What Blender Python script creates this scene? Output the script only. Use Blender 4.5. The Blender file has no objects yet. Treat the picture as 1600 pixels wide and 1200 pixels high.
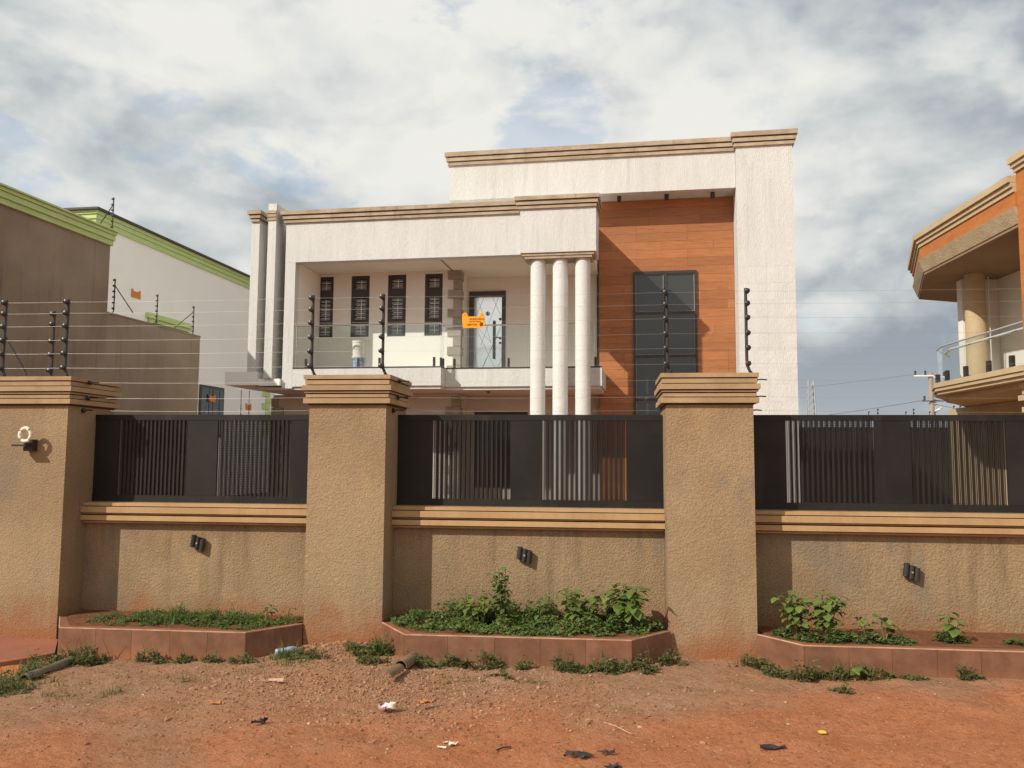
import bpy, bmesh, math, random
from mathutils import Vector, Matrix, noise as mnoise
random.seed(7)
S = bpy.context.scene
COL = S.collection
R = math.radians

# ------------------------------------------------------------------ camera
cam_d = bpy.data.cameras.new('camera'); cam = bpy.data.objects.new('camera', cam_d); COL.objects.link(cam)
cam_d.sensor_width = 36; cam_d.lens = 1315.1 / 1600 * 36; cam_d.clip_end = 3000; cam_d.clip_start = .05
pit, yaw, rol = R(5.004), R(6.554), R(.349)
W_ = Vector((-math.sin(yaw) * math.cos(pit), math.cos(yaw) * math.cos(pit), math.sin(pit)))
R0 = Vector((math.cos(yaw), math.sin(yaw), 0)); U0 = R0.cross(W_)
R_ = math.cos(rol) * R0 + math.sin(rol) * U0; U_ = -math.sin(rol) * R0 + math.cos(rol) * U0
m = Matrix((R_, U_, -W_)).transposed().to_4x4(); m.translation = (0, -7.493, 1.65)
cam.matrix_world = m
S.camera = cam

# ------------------------------------------------------------------ sun, sky, exposure
LIGHT = Vector((1.03, 1, -1.03))
sd = bpy.data.lights.new('sun', 'SUN'); sun = bpy.data.objects.new('sun', sd); COL.objects.link(sun)
sd.energy = 3.9; sd.angle = R(.55); sd.color = (1, .92, .81)
sun.location = (-20, -20, 25); sun.rotation_euler = LIGHT.to_track_quat('-Z', 'Y').to_euler()

class NB:
    """tiny node builder"""
    def __init__(s, tree): s.t = tree; s.t.nodes.clear()
    def n(s, ty, props=None, **ins):
        nd = s.t.nodes.new(ty)
        for k, v in (props or {}).items(): setattr(nd, k, v)
        for k, v in ins.items():
            key = int(k[1:]) if k[0] == 'i' and k[1:].isdigit() else k.replace('_', ' ')
            sk = nd.inputs[key]
            if isinstance(v, bpy.types.NodeSocket): s.t.links.new(v, sk)
            elif isinstance(v, bpy.types.Node): s.t.links.new(v.outputs[0], sk)
            else:
                if isinstance(v, (tuple, list)) and len(v) == 3 and sk.type == 'RGBA': v = (*v, 1)
                sk.default_value = v
        return nd
    def math(s, op, a, b=0., c=0., clamp=False):
        return s.n('ShaderNodeMath', {'operation': op, 'use_clamp': clamp}, i0=a, i1=b, i2=c).outputs[0]
    def vmath(s, op, a, b=(0, 0, 0)):
        return s.n('ShaderNodeVectorMath', {'operation': op}, i0=a, i1=b)
    def mix(s, f, a, b, bt='MIX'):
        nd = s.n('ShaderNodeMix', {'data_type': 'RGBA', 'blend_type': bt})
        for i, v in ((0, f), (6, a), (7, b)):
            sk = nd.inputs[i]
            if isinstance(v, bpy.types.NodeSocket): s.t.links.new(v, sk)
            else: sk.default_value = (*v, 1) if isinstance(v, (tuple, list)) and len(v) == 3 else v
        return nd.outputs[2]
    def noise(s, vec, scale, detail=4., rough=.55, dist=0.):
        return s.n('ShaderNodeTexNoise', None, Vector=vec, Scale=scale, Detail=detail, Roughness=rough, Distortion=dist).outputs[0]
    def ramp(s, v, a, b, lo=0., hi=1., smooth=True):
        return s.n('ShaderNodeMapRange', {'interpolation_type': 'SMOOTHSTEP' if smooth else 'LINEAR'}, i0=v, i1=a, i2=b, i3=lo, i4=hi).outputs[0]

world = bpy.data.worlds.new('World'); S.world = world; world.use_nodes = True
w = NB(world.node_tree)
out = w.n('ShaderNodeOutputWorld')
sky = w.n('ShaderNodeTexSky', {'sky_type': 'NISHITA', 'sun_disc': False, 'sun_elevation': R(35.7), 'sun_rotation': R(225.8), 'air_density': 1.2, 'dust_density': 2.0})
bg_sky = w.n('ShaderNodeBackground', None, Color=sky, Strength=.15)
dirv = w.n('ShaderNodeTexCoord').outputs['Generated']
sep = w.n('ShaderNodeSeparateXYZ', None, i0=dirv)
dx, dy, dz = sep.outputs
# flattened cloud coordinates: direction with the height stretched, so puffs are wider than tall
q = w.vmath('MULTIPLY', dirv, (1., 1., 1.75)).outputs[0]
q = w.vmath('ADD', q, (3.35, 1.2, .44)).outputs[0]
def cl(vec, sc, det, ro=.55, di=.0): return w.noise(vec, sc, det, ro, di)
big = cl(q, 2.0, 3, .5, .2)
puff = cl(q, 5.2, 9, .53, .2)
cum = cl(w.vmath('ADD', q, (2.7, .4, 1.9)).outputs[0], 6.6, 8, .5, .2)
q2 = w.vmath('ADD', q, (.0, 0, .05)).outputs[0]
puff2 = cl(q2, 5.2, 5, .49, .2)
def bank(az, el, width, amp):
    d = Vector((math.sin(R(az)) * math.cos(R(el)), math.cos(R(az)) * math.cos(R(el)), math.sin(R(el))))
    dot = w.vmath('DOT_PRODUCT', dirv, tuple(d)).outputs[1]
    return w.math('MULTIPLY', w.ramp(dot, math.cos(R(width)), 1.), amp)
# relief of the cloud sheet: lit upper flanks, greyer bases
relief = w.math('MULTIPLY', w.math('SUBTRACT', puff, puff2), 1.0)
shade = w.math('ADD', w.math('ADD', w.math('MULTIPLY', big, .55), w.math('ADD', w.math('MULTIPLY', puff, .72), w.ramp(cum, .47, .58, 0., .17))), relief)
shade = w.math('SUBTRACT', shade, .13)
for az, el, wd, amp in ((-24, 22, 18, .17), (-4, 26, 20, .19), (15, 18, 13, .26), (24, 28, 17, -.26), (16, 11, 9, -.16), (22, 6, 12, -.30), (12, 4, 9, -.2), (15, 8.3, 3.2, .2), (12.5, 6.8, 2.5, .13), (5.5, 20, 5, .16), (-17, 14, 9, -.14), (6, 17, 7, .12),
                        (-140, 24, 80, .34)):  # broad out-of-view brightening on the sun side, added for door reflection and facade fill
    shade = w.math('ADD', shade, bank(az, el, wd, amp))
cr = w.n('ShaderNodeValToRGB', None, Fac=shade)
e = cr.color_ramp.elements
e[0].position = .18; e[0].color = (.28, .315, .355, 1)
e[1].position = .92; e[1].color = (.735, .73, .69, 1)
for p, c in ((.36, (.36, .395, .425, 1)), (.54, (.505, .53, .535, 1)), (.72, (.645, .655, .64, 1))):
    k = e.new(p); k.color = c
bg_cl = w.n('ShaderNodeBackground', None, Color=cr.outputs[0], Strength=1.)
gapn = cl(w.vmath('ADD', q, (7.1, 2.3, 4.4)).outputs[0], 6.5, 8, .58, .3)
gapn = w.math('ADD', w.math('MULTIPLY', w.math('SUBTRACT', gapn, .5), 2.0), .42)
gap = w.math('ADD', gapn, w.math('ADD', bank(-37, 22, 11, .2), w.math('ADD', bank(-5.2, 21.8, 6, .25), bank(-15, 30, 6, .16))))
gapf = w.ramp(gap, .60, .86, 0., .42)
# low band of thicker grey-blue air just over the horizon
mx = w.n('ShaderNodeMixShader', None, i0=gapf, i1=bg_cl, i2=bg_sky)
bg_hz = w.n('ShaderNodeBackground', None, Color=(.47, .495, .51), Strength=1.)
mx2 = w.n('ShaderNodeMixShader', None, i0=w.ramp(dz, .14, .0, 0., .45), i1=mx, i2=bg_hz)
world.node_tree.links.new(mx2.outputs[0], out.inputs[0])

S.view_settings.view_transform = 'Standard'; S.view_settings.look = 'None'
S.view_settings.exposure = 0.22; S.view_settings.gamma = 1; S.view_settings.use_curve_mapping = False
S.render.engine = 'CYCLES'
S.cycles.max_bounces = 6; S.cycles.transparent_max_bounces = 24

# ------------------------------------------------------------------ materials
def newmat(name):
    mt = bpy.data.materials.new(name); mt.use_nodes = True
    b = NB(mt.node_tree)
    o = b.n('ShaderNodeOutputMaterial'); p = b.n('ShaderNodeBsdfPrincipled')
    mt.node_tree.links.new(p.outputs[0], o.inputs[0])
    return mt, b, p
def finish_bump(b, p, h, strength, dist):
    bp = b.n('ShaderNodeBump', None, Strength=strength, Distance=dist, Height=h)
    b.t.links.new(bp.outputs[0], p.inputs['Normal'])
def M(name, c1, c2=None, scale=3., rough=.85, bump=.0, bscale=60., bdist=.006, spec=.3, metal=0., stretch=(1, 1, 1), grain=0., rnd=0., splash=None, streak=None, detail=5., patch=0.):
    """c1/c2 blotched by noise; grain = fine colour grain; rnd = tone varies from piece to piece;
    splash = (colour, height) soil splashed up from the ground; streak = (colour, amount) rain streaks"""
    mt, b, p = newmat(name)
    c1 = tuple(min(.9, v * 1.07) for v in c1); c2 = tuple(min(.9, v * 1.07) for v in c2) if c2 else None
    tc = b.n('ShaderNodeTexCoord').outputs['Object']
    pos = b.n('ShaderNodeNewGeometry').outputs['Position']
    inf = b.n('ShaderNodeObjectInfo')
    vec = b.vmath('MULTIPLY', tc, stretch).outputs[0]
    off = b.vmath('SCALE', b.n('ShaderNodeCombineXYZ', None, i0=inf.outputs['Random'], i1=inf.outputs['Random']).outputs[0])
    off.inputs['Scale'].default_value = 13.
    vec = b.vmath('ADD', vec, off.outputs[0]).outputs[0]
    c = b.mix(b.ramp(b.noise(vec, scale, detail, .6), .3, .7), c1, c2 or c1)
    if grain:
        g = b.noise(vec, bscale * 1.3, 3, .7)
        c = b.mix(1., c, b.n('ShaderNodeMapRange', None, i0=g, i1=.25, i2=.75, i3=1 - grain, i4=1 + grain * .7).outputs[0], 'MULTIPLY')
    if patch:
        pn_ = b.noise(b.vmath('MULTIPLY', vec, (1., 1., .7)).outputs[0], .8, 7, .68, .6)
        c = b.mix(b.ramp(pn_, .52, .66, 0., patch), c, (.215, .175, .128)); c = b.mix(b.ramp(pn_, .44, .34, 0., patch * .8), c, (.40, .275, .15))
    if streak:
        sv = b.vmath('MULTIPLY', tc, (5., 5., .35)).outputs[0]
        sf = b.math('MULTIPLY', b.ramp(b.noise(sv, 1.3, 6, .65), .5, .72), b.ramp(b.noise(tc, .9, 3), .35, .65))
        c = b.mix(b.math('MULTIPLY', sf, streak[1]), c, streak[0])
    if splash:
        z = b.n('ShaderNodeSeparateXYZ', None, i0=pos).outputs[2]
        zz = b.math('ADD', z, b.math('MULTIPLY', b.math('SUBTRACT', b.noise(pos, 2.6, 7, .7), .5), splash[1] * 2.2))
        c = b.mix(b.ramp(zz, splash[1], -.12, 0., .85), c, splash[0])
    if rnd:
        c = b.mix(1., c, b.ramp(inf.outputs['Random'], 0., 1., 1 - rnd, 1 + rnd, False), 'MULTIPLY')
    b.t.links.new(c, p.inputs['Base Color'])
    p.inputs['Roughness'].default_value = rough; p.inputs['Metallic'].default_value = metal
    p.inputs['Specular IOR Level'].default_value = spec
    if bump:
        h = b.math('ADD', b.noise(vec, bscale, 4, .65), b.math('MULTIPLY', b.noise(vec, bscale * .33, 3), .28))
        finish_bump(b, p, h, bump, bdist)
    return mt
SPL = (.30, .105, .042)
MT = {}
MT['render_tan'] = M('render_tan', (.345, .245, .148), (.285, .195, .112), 1.2, .93, .8, 60, .016, .15, grain=.26, splash=(SPL, .46), patch=.75, streak=((.19, .14, .09), .6))
MT['wall_tan'] = M('wall_tan', (.325, .228, .134), (.255, .172, .098), 1.2, .93, .85, 52, .018, .15, grain=.28, splash=(SPL, .42), streak=((.15, .105, .068), .95), patch=.8)
MT['mould'] = M('mould', (.385, .27, .155), (.30, .205, .115), 2.6, .85, .25, 30, .006, .2, grain=.08, streak=((.24, .17, .10), .6))
MT['coping'] = M('coping', (.43, .28, .14), (.36, .225, .11), 2.2, .8, .22, 28, .006, .25, grain=.08, streak=((.25, .16, .08), .5))
MT['core_dark'] = M('core_dark', (.085, .058, .036), None, rough=.95)  # dark fill; between mouldings its colour stands in for shade in the gaps
MT['black'] = M('black', (.022, .0195, .0185), (.035, .031, .029), 2.0, .42, .0, spec=.45)
MT['black_plate'] = M('black_plate', (.0095, .009, .009), (.019, .017, .0155), 1.4, .5, .12, 6, .004, .28, grain=.12, streak=((.06, .042, .03), .5))
MT['post'] = M('post', (.028, .026, .027), (.045, .04, .038), 9, .55)
MT['insul'] = M('insul', (.015, .015, .015), None, rough=.35, spec=.5)
MT['wire'] = M('wire', (.42, .41, .39), None, rough=.45, metal=.8)
MT['brick_tile'] = M('brick_tile', (.225, .108, .064), (.15, .068, .04), 5.5, .36, .05, 20, .003, .4, rnd=.12, grain=.08, splash=((.32, .135, .065), .05), streak=((.32, .15, .085), .5))
MT['tile_trim'] = M('tile_trim', (.52, .34, .24), (.38, .2, .12), 8, .5)
MT['ledge'] = M('ledge', (.25, .105, .055), (.20, .08, .045), 6, .6, .2, 40, .004)
MT['soil'] = M('soil', (.20, .085, .042), (.13, .055, .03), 9, .97, .9, 30, .02, .1, grain=.3)
MT['apron'] = M('apron', (.30, .12, .07), (.24, .095, .055), 3, .8, .25, 30, .006, grain=.1)
MT['white_stucco'] = M('white_stucco', (.64, .645, .625), (.585, .585, .56), 1.2, .92, .85, 24, .02, .15, stretch=(3.2, 3.2, .55), grain=.09, streak=((.42, .40, .36), .5))
MT['white_tile'] = M('white_tile', (.64, .645, .625), (.585, .585, .56), 1.2, .92, .8, 24, .018, .15, stretch=(3.2, 3.2, .55), grain=.08, rnd=.012)
MT['col_white'] = M('col_white', (.67, .675, .655), (.63, .63, .605), 1.5, .9, .9, 34, .02, .2, grain=.07, rnd=.02)
MT['white_smooth'] = M('white_smooth', (.76, .735, .68), (.72, .69, .63), .8, .85, .08, 30)
MT['ceiling'] = M('ceiling', (.72, .66, .56), (.68, .61, .51), .7, .85, .05, 20)
MT['pink_wall'] = M('pink_wall', (.62, .55, .50), (.56, .50, .45), .8, .88, .08, 25)
MT['cornice'] = M('cornice', (.46, .375, .275), (.32, .25, .175), 2.2, .88, .45, 26, .008, .2, stretch=(1, 1, 2.2), grain=.14, streak=((.19, .15, .11), .7))
MT['quoin'] = M('quoin', (.37, .32, .265), (.29, .25, .21), 5, .9, .5, 24, .012, grain=.12, rnd=.1)
MT['brown_render'] = M('brown_render', (.31, .25, .185), (.235, .185, .135), .7, .95, .25, 30, .008, .1, grain=.07, streak=((.15, .11, .085), .7))
MT['dark_wall'] = M('dark_wall', (.085, .072, .058), (.06, .05, .04), 1, .95)
MT['green'] = M('green', (.50, .62, .27), (.44, .56, .23), 2, .75)
MT['white_plain'] = M('white_plain', (.84, .83, .79), (.80, .79, .745), .5, .85, .08, 20)
MT['orange_clad'] = M('orange_clad', (.45, .165, .045), (.37, .13, .036), 2.5, .6, .15, 20, stretch=(1, 1, 4), grain=.1)
MT['beige'] = M('beige', (.50, .39, .245), (.44, .335, .205), 2, .85, .35, 30, .012, grain=.1)
MT['beige_rough'] = M('beige_rough', (.44, .345, .225), (.36, .28, .18), 3, .92, .9, 22, .02, grain=.2)
MT['dk_soffit'] = M('dk_soffit', (.27, .185, .115), (.22, .15, .095), 1, .85)
MT['frame_dark'] = M('frame_dark', (.045, .042, .042), (.06, .055, .053), 3, .5)
MT['steel'] = M('steel', (.68, .69, .68), None, rough=.25, metal=.9)
MT['bar_white'] = M('bar_white', (.72, .71, .69), None, rough=.6)
MT['door_white'] = M('door_white', (.90, .95, .97), (.88, .94, .96), 1, .14, spec=.6, metal=.85)
MT['door_grey'] = M('door_grey', (.06, .062, .066), (.075, .077, .08), 2, .45)
MT['sign_orange'] = M('sign_orange', (.80, .33, .012), (.74, .30, .012), 6, .5)
MT['sign_far'] = M('sign_far', (.62, .20, .02), (.55, .2, .02), 30, .6)
MT['ink'] = M('ink', (.03, .018, .012), None, rough=.6)
MT['bucket'] = M('bucket', (.74, .72, .63), (.70, .67, .58), 5, .5)
MT['bucket_blue'] = M('bucket_blue', (.10, .19, .42), (.45, .50, .55), 14, .5)
MT['stone'] = M('stone', (.36, .21, .125), (.25, .12, .065), 18, .95, .4, 80, .004, grain=.2)
mt, b, p = newmat('stone'); MT['stone'] = mt
ri = b.n('ShaderNodeNewGeometry').outputs['Random Per Island']
cr_ = b.n('ShaderNodeValToRGB', None, Fac=ri); e = cr_.color_ramp.elements; e[0].color = (.20, .095, .052, 1); e[1].color = (.46, .33, .22, 1)
for p_, c_ in ((.35, (.30, .145, .08, 1)), (.75, (.35, .19, .11, 1)), (.97, (.38, .235, .145, 1))): k = e.new(p_); k.color = c_
b.t.links.new(cr_.outputs[0], p.inputs['Base Color']); p.inputs['Roughness'].default_value = .95; p.inputs['Specular IOR Level'].default_value = .1
MT['ring_white'] = M('ring_white', (.72, .66, .50), (.66, .6, .45), 12, .5)
MT['pipe'] = M('pipe', (.115, .10, .075), (.19, .145, .095), 14, .6)
MT['pipe_brown'] = M('pipe_brown', (.15, .105, .07), (.24, .145, .085), 16, .7)
MT['rag'] = M('rag', (.028, .024, .024), (.045, .035, .032), 12, .6)
MT['paper'] = M('paper', (.66, .6, .5), (.6, .5, .4), 20, .8)
MT['foil'] = M('foil', (.62, .62, .64), (.5, .5, .54), 30, .35)
MT['red_print'] = M('red_print', (.5, .03, .025), None, rough=.5)
MT['orange_paper'] = M('orange_paper', (.58, .17, .045), (.5, .2, .06), 20, .7)
MT['stick'] = M('stick', (.48, .30, .19), (.4, .24, .15), 20, .85)
MT['yellow_leaf'] = M('yellow_leaf', (.62, .42, .06), (.5, .3, .05), 30, .7)
MT['pole'] = M('pole', (.33, .29, .235), (.28, .245, .2), 2, .9)
MT['far_steel'] = M('far_steel', (.33, .35, .37), None, rough=.6)
MT['lamp_grey'] = M('lamp_grey', (.6, .62, .62), None, rough=.4)
MT['stem'] = M('stem', (.14, .15, .05), (.18, .12, .06), 20, .8)
MT['water_plastic'] = M('water_plastic', (.22, .30, .42), (.40, .45, .52), 16, .2, spec=.6)
# wood-look planks: grain runs along the plank
mt, b, p = newmat('wood_plank'); MT['wood'] = mt
tc = b.n('ShaderNodeTexCoord').outputs['Object']; inf = b.n('ShaderNodeObjectInfo')
rv = b.n('ShaderNodeCombineXYZ', None, i0=b.math('MULTIPLY', inf.outputs['Random'], 31.), i2=b.math('MULTIPLY', inf.outputs['Random'], 17.)).outputs[0]
gv = b.vmath('ADD', b.vmath('MULTIPLY', tc, (1.3, 5., 34.)).outputs[0], rv).outputs[0]
gr = b.noise(gv, 1.6, 8, .68, .5)
c = b.mix(b.ramp(gr, .32, .68), (.31, .115, .040), (.42, .175, .068))
c = b.mix(b.ramp(b.noise(gv, 4.5, 4, .6), .56, .74), c, (.185, .055, .018))
c = b.mix(1., c, b.ramp(inf.outputs['Random'], 0., 1., .86, 1.12, False), 'MULTIPLY')
b.t.links.new(c, p.inputs['Base Color']); p.inputs['Roughness'].default_value = .5; p.inputs['Specular IOR Level'].default_value = .35
finish_bump(b, p, gr, .2, .004)
# clear railing glass: mostly lets light through, mirrors a little; greenish
mt = bpy.data.materials.new('rail_glass'); mt.use_nodes = True; MT['glass'] = mt
b = NB(mt.node_tree); o = b.n('ShaderNodeOutputMaterial')
tr = b.n('ShaderNodeBsdfTransparent', None, Color=(.93, .96, .955)); gl = b.n('ShaderNodeBsdfGlossy', None, Color=(1, 1, 1), Roughness=.02)
fr = b.n('ShaderNodeFresnel', None, IOR=1.5)
mx = b.n('ShaderNodeMixShader', None, i0=b.math('MULTIPLY', b.math('ADD', fr.outputs[0], .02), b.math('SUBTRACT', 1., b.n('ShaderNodeNewGeometry').outputs['Backfacing'])), i1=tr, i2=gl); mt.node_tree.links.new(mx.outputs[0], o.inputs[0])
# dark window glass
mt, b, p = newmat('window_glass'); MT['pane'] = mt
p.inputs['Base Color'].default_value = (.037, .041, .043, 1); p.inputs['Roughness'].default_value = .05; p.inputs['Specular IOR Level'].default_value = .6
nz = b.noise(b.n('ShaderNodeTexCoord').outputs['Object'], 1.1, 2); finish_bump(b, p, nz, .05, .02)
mt, b, p = newmat('window_glass_louvre'); MT['louvre'] = mt
p.inputs['Base Color'].default_value = (.30, .31, .31, 1); p.inputs['Roughness'].default_value = .15; p.inputs['Specular IOR Level'].default_value = .6
def leafmat(name, c1, c2, c3=None, scale=7.):
    mt = bpy.data.materials.new(name); mt.use_nodes = True; b = NB(mt.node_tree)
    o = b.n('ShaderNodeOutputMaterial'); geo = b.n('ShaderNodeNewGeometry'); inf = b.n('ShaderNodeObjectInfo')
    f = b.ramp(b.noise(geo.outputs['Position'], scale, 3, .6), .3, .7)
    c = b.mix(f, c1, c2)
    c = b.mix(b.math('MULTIPLY', geo.outputs['Random Per Island'], .6), c, c3 or c2)
    c = b.mix(1., c, b.ramp(inf.outputs['Random'], 0., 1., .8, 1.2, False), 'MULTIPLY')
    old = b.math('MAXIMUM', b.ramp(geo.outputs['Random Per Island'], .92, .97), b.math('MULTIPLY', b.ramp(inf.outputs['Random'], .93, .96), .7))
    c = b.mix(old, c, (.25, .175, .065))
    pb = b.n('ShaderNodeBsdfPrincipled', None, Base_Color=c, Roughness=.55); pb.inputs['Specular IOR Level'].default_value = .3
    tl = b.n('ShaderNodeBsdfTranslucent', None, Color=c)
    mx = b.n('ShaderNodeMixShader', None, i0=.3, i1=pb, i2=tl); mt.node_tree.links.new(mx.outputs[0], o.inputs[0])
    return mt
MT['weed'] = leafmat('weed', (.075, .125, .03), (.115, .175, .042), (.155, .19, .06))
MT['weed_dry'] = leafmat('weed_dry', (.10, .14, .038), (.15, .17, .055), (.21, .185, .08), 9.)
MT['grass'] = leafmat('grass', (.085, .14, .028), (.125, .18, .04), (.18, .20, .06))
MT['leaf'] = leafmat('leaf', (.135, .205, .04), (.10, .165, .034), (.18, .235, .055))
MT['leaf_dark'] = leafmat('leaf_dark', (.08, .135, .034), (.105, .165, .042), (.13, .19, .055))
MT['tree_leaf'] = leafmat('tree_leaf', (.05, .08, .03), (.08, .11, .04), (.10, .13, .05))
# laterite ground: worn dusty red road, browner rubbly verge, darker crumbs
mt, b, p = newmat('laterite'); MT['ground'] = mt
pos = b.n('ShaderNodeNewGeometry').outputs['Position']
sx = b.n('ShaderNodeSeparateXYZ', None, i0=pos)
n1 = b.noise(pos, .55, 6, .6, .4); n2 = b.noise(pos, 3.2, 7, .68); n3 = b.noise(pos, 24, 6, .75); n4 = b.noise(pos, 75, 3, .7)
red = b.mix(b.ramp(n2, .3, .7), (.40, .147, .064), (.485, .196, .094))
brown = b.mix(b.ramp(n2, .3, .7), (.30, .165, .095), (.39, .225, .135))
vg = b.math('ADD', b.math('MULTIPLY', sx.outputs[1], .42), b.math('ADD', b.math('MULTIPLY', sx.outputs[0], -.17), b.math('MULTIPLY', b.math('SUBTRACT', n1, .5), 2.6)))
c = b.mix(b.ramp(vg, -.95, -.2), red, brown)
c = b.mix(b.math('MULTIPLY', b.ramp(n3, .54, .70), .75), c, (.46, .29, .185))
c = b.mix(b.math('MULTIPLY', b.ramp(n3, .47, .33), .65), c, (.145, .058, .03))
c = b.mix(1., c, b.ramp(n4, .25, .75, .78, 1.2, False), 'MULTIPLY')
# pale crumbs trodden into the surface
vr = b.n('ShaderNodeTexVoronoi', None, Vector=pos, Scale=34.); cr_ = b.math('MULTIPLY', b.ramp(vr.outputs['Distance'], .22, .13), b.ramp(b.n('ShaderNodeSeparateColor', None, i0=vr.outputs['Color']).outputs[0], .80, .84))
c = b.mix(b.math('MULTIPLY', cr_, .7), c, (.52, .36, .25))
# loose orange sand by the apron
sd_ = b.vmath('DISTANCE', pos, (-5.0, -1.0, -.1)).outputs[1]
c = b.mix(b.ramp(b.math('ADD', sd_, b.math('MULTIPLY', b.math('SUBTRACT', n2, .5), .5)), .62, .38), c, (.52, .20, .075))
b.t.links.new(c, p.inputs['Base Color']); p.inputs['Roughness'].default_value = .96; p.inputs['Specular IOR Level'].default_value = .1
h = b.math('ADD', b.math('ADD', b.math('MULTIPLY', n2, .6), b.math('MULTIPLY', n3, .8)), b.math('ADD', b.math('MULTIPLY', n4, .22), b.math('MULTIPLY', cr_, .25)))
finish_bump(b, p, h, .85, .045)

# ------------------------------------------------------------------ mesh helpers
class MB:
    def __init__(s): s.bm = bmesh.new()
    def box(s, x0, x1, y0, y1, z0, z1, rz=0):
        v = [s.bm.verts.new((x, y, z)) for x in (x0, x1) for y in (y0, y1) for z in (z0, z1)]
        for f in ((0, 1, 3, 2), (4, 6, 7, 5), (0, 4, 5, 1), (2, 3, 7, 6), (0, 2, 6, 4), (1, 5, 7, 3)):
            s.bm.faces.new([v[i] for i in f])
        return s
    def prism(s, poly, z0, z1, poly2=None):
        a = [s.bm.verts.new((x, y, z0)) for x, y in poly]; c = [s.bm.verts.new((x, y, z1)) for x, y in (poly2 or poly)]
        n = len(poly)
        for i in range(n):
            j = (i + 1) % n; s.bm.faces.new((a[i], a[j], c[j], c[i]))
        s.bm.faces.new(a[::-1]); s.bm.faces.new(c); return s
    def tube(s, pts, r, n=8, r2=None, caps=True):
        pts = [Vector(p) for p in pts]; rings = []
        for i, p_ in enumerate(pts):
            t = (pts[min(i + 1, len(pts) - 1)] - pts[max(i - 1, 0)]).normalized()
            a = t.orthogonal().normalized() if abs(t.z) < .9 else Vector((1, 0, 0)); a = (a - t * a.dot(t)).normalized(); bb = t.cross(a)
            rr = r if r2 is None else r + (r2 - r) * i / max(1, len(pts) - 1)
            rings.append([s.bm.verts.new(p_ + (a * math.cos(k * math.tau / n) + bb * math.sin(k * math.tau / n)) * rr) for k in range(n)])
        for u, v in zip(rings, rings[1:]):
            for k in range(n): s.bm.faces.new((u[k], u[(k + 1) % n], v[(k + 1) % n], v[k]))
        if caps: s.bm.faces.new(rings[0][::-1]); s.bm.faces.new(rings[-1])
        return s
    def lathe(s, prof, c=(0, 0, 0), n=16, axis='Z', a0=0., a1=math.tau):
        full = abs(a1 - a0 - math.tau) < 1e-6; m_ = n if full else n + 1; rings = []
        for r, z in prof:
            ring = []
            for k in range(m_):
                a = a0 + (a1 - a0) * k / n; x, y = r * math.cos(a), r * math.sin(a)
                co = (x, y, z) if axis == 'Z' else (x, z, y) if axis == 'Y' else (z, x, y)
                ring.append(s.bm.verts.new((c[0] + co[0], c[1] + co[1], c[2] + co[2])))
            rings.append(ring)
        for u, v in zip(rings, rings[1:]):
            for k in range(n if full else m_ - 1): s.bm.faces.new((u[k], u[(k + 1) % m_], v[(k + 1) % m_], v[k]))
        if full: s.bm.faces.new(rings[0][::-1]); s.bm.faces.new(rings[-1])
        return s
    def mesh(s, name, mat, bevel=0, seg=1, smooth=False):
        if bevel: bmesh.ops.bevel(s.bm, geom=[ed for ed in s.bm.edges if ed.is_manifold and ed.calc_face_angle(0) > .5], offset=bevel, segments=seg, affect='EDGES', profile=.6)
        bmesh.ops.recalc_face_normals(s.bm, faces=s.bm.faces)
        me = bpy.data.meshes.new(name); s.bm.to_mesh(me); s.bm.free()
        me.materials.append(MT[mat])
        if smooth:
            for f in me.polygons: f.use_smooth = True
            if smooth != True:
                try: me.set_sharp_from_angle(angle=R(smooth))
                except Exception: pass
        return me
    def build(s, name, mat, parent=None, bevel=0, seg=1, smooth=False, loc=None):
        return link(name, s.mesh(name, mat, bevel, seg, smooth), parent, loc)
def link(name, me, parent=None, loc=None, rot=None, scale=None):
    o = bpy.data.objects.new(name, me); COL.objects.link(o)
    if parent: o.parent = parent
    if loc: o.location = loc
    if rot: o.rotation_euler = rot
    if scale: o.scale = scale
    return o
def bx(name, mat, parent, x0, x1, y0, y1, z0, z1, bevel=0, seg=1): return MB().box(x0, x1, y0, y1, z0, z1).build(name, mat, parent, bevel, seg)
def thing(name, label, cat, loc=(0, 0, 0), rz=0, group=None):
    o = bpy.data.objects.new(name, None); COL.objects.link(o); o.location = loc; o.rotation_euler = (0, 0, rz); o.empty_display_size = .2
    o['label'] = label; o['category'] = cat
    if group: o['group'] = group
    return o
def tag(o, label, cat, group=None):
    o['label'] = label; o['category'] = cat
    if group: o['group'] = group
    return o
def raw(name, V, F, mat, parent=None, smooth=False):
    me = bpy.data.meshes.new(name); me.from_pydata(V, [], F); me.materials.append(MT[mat]); me.update()
    if smooth:
        for f in me.polygons: f.use_smooth = True
    return link(name, me, parent)
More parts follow.
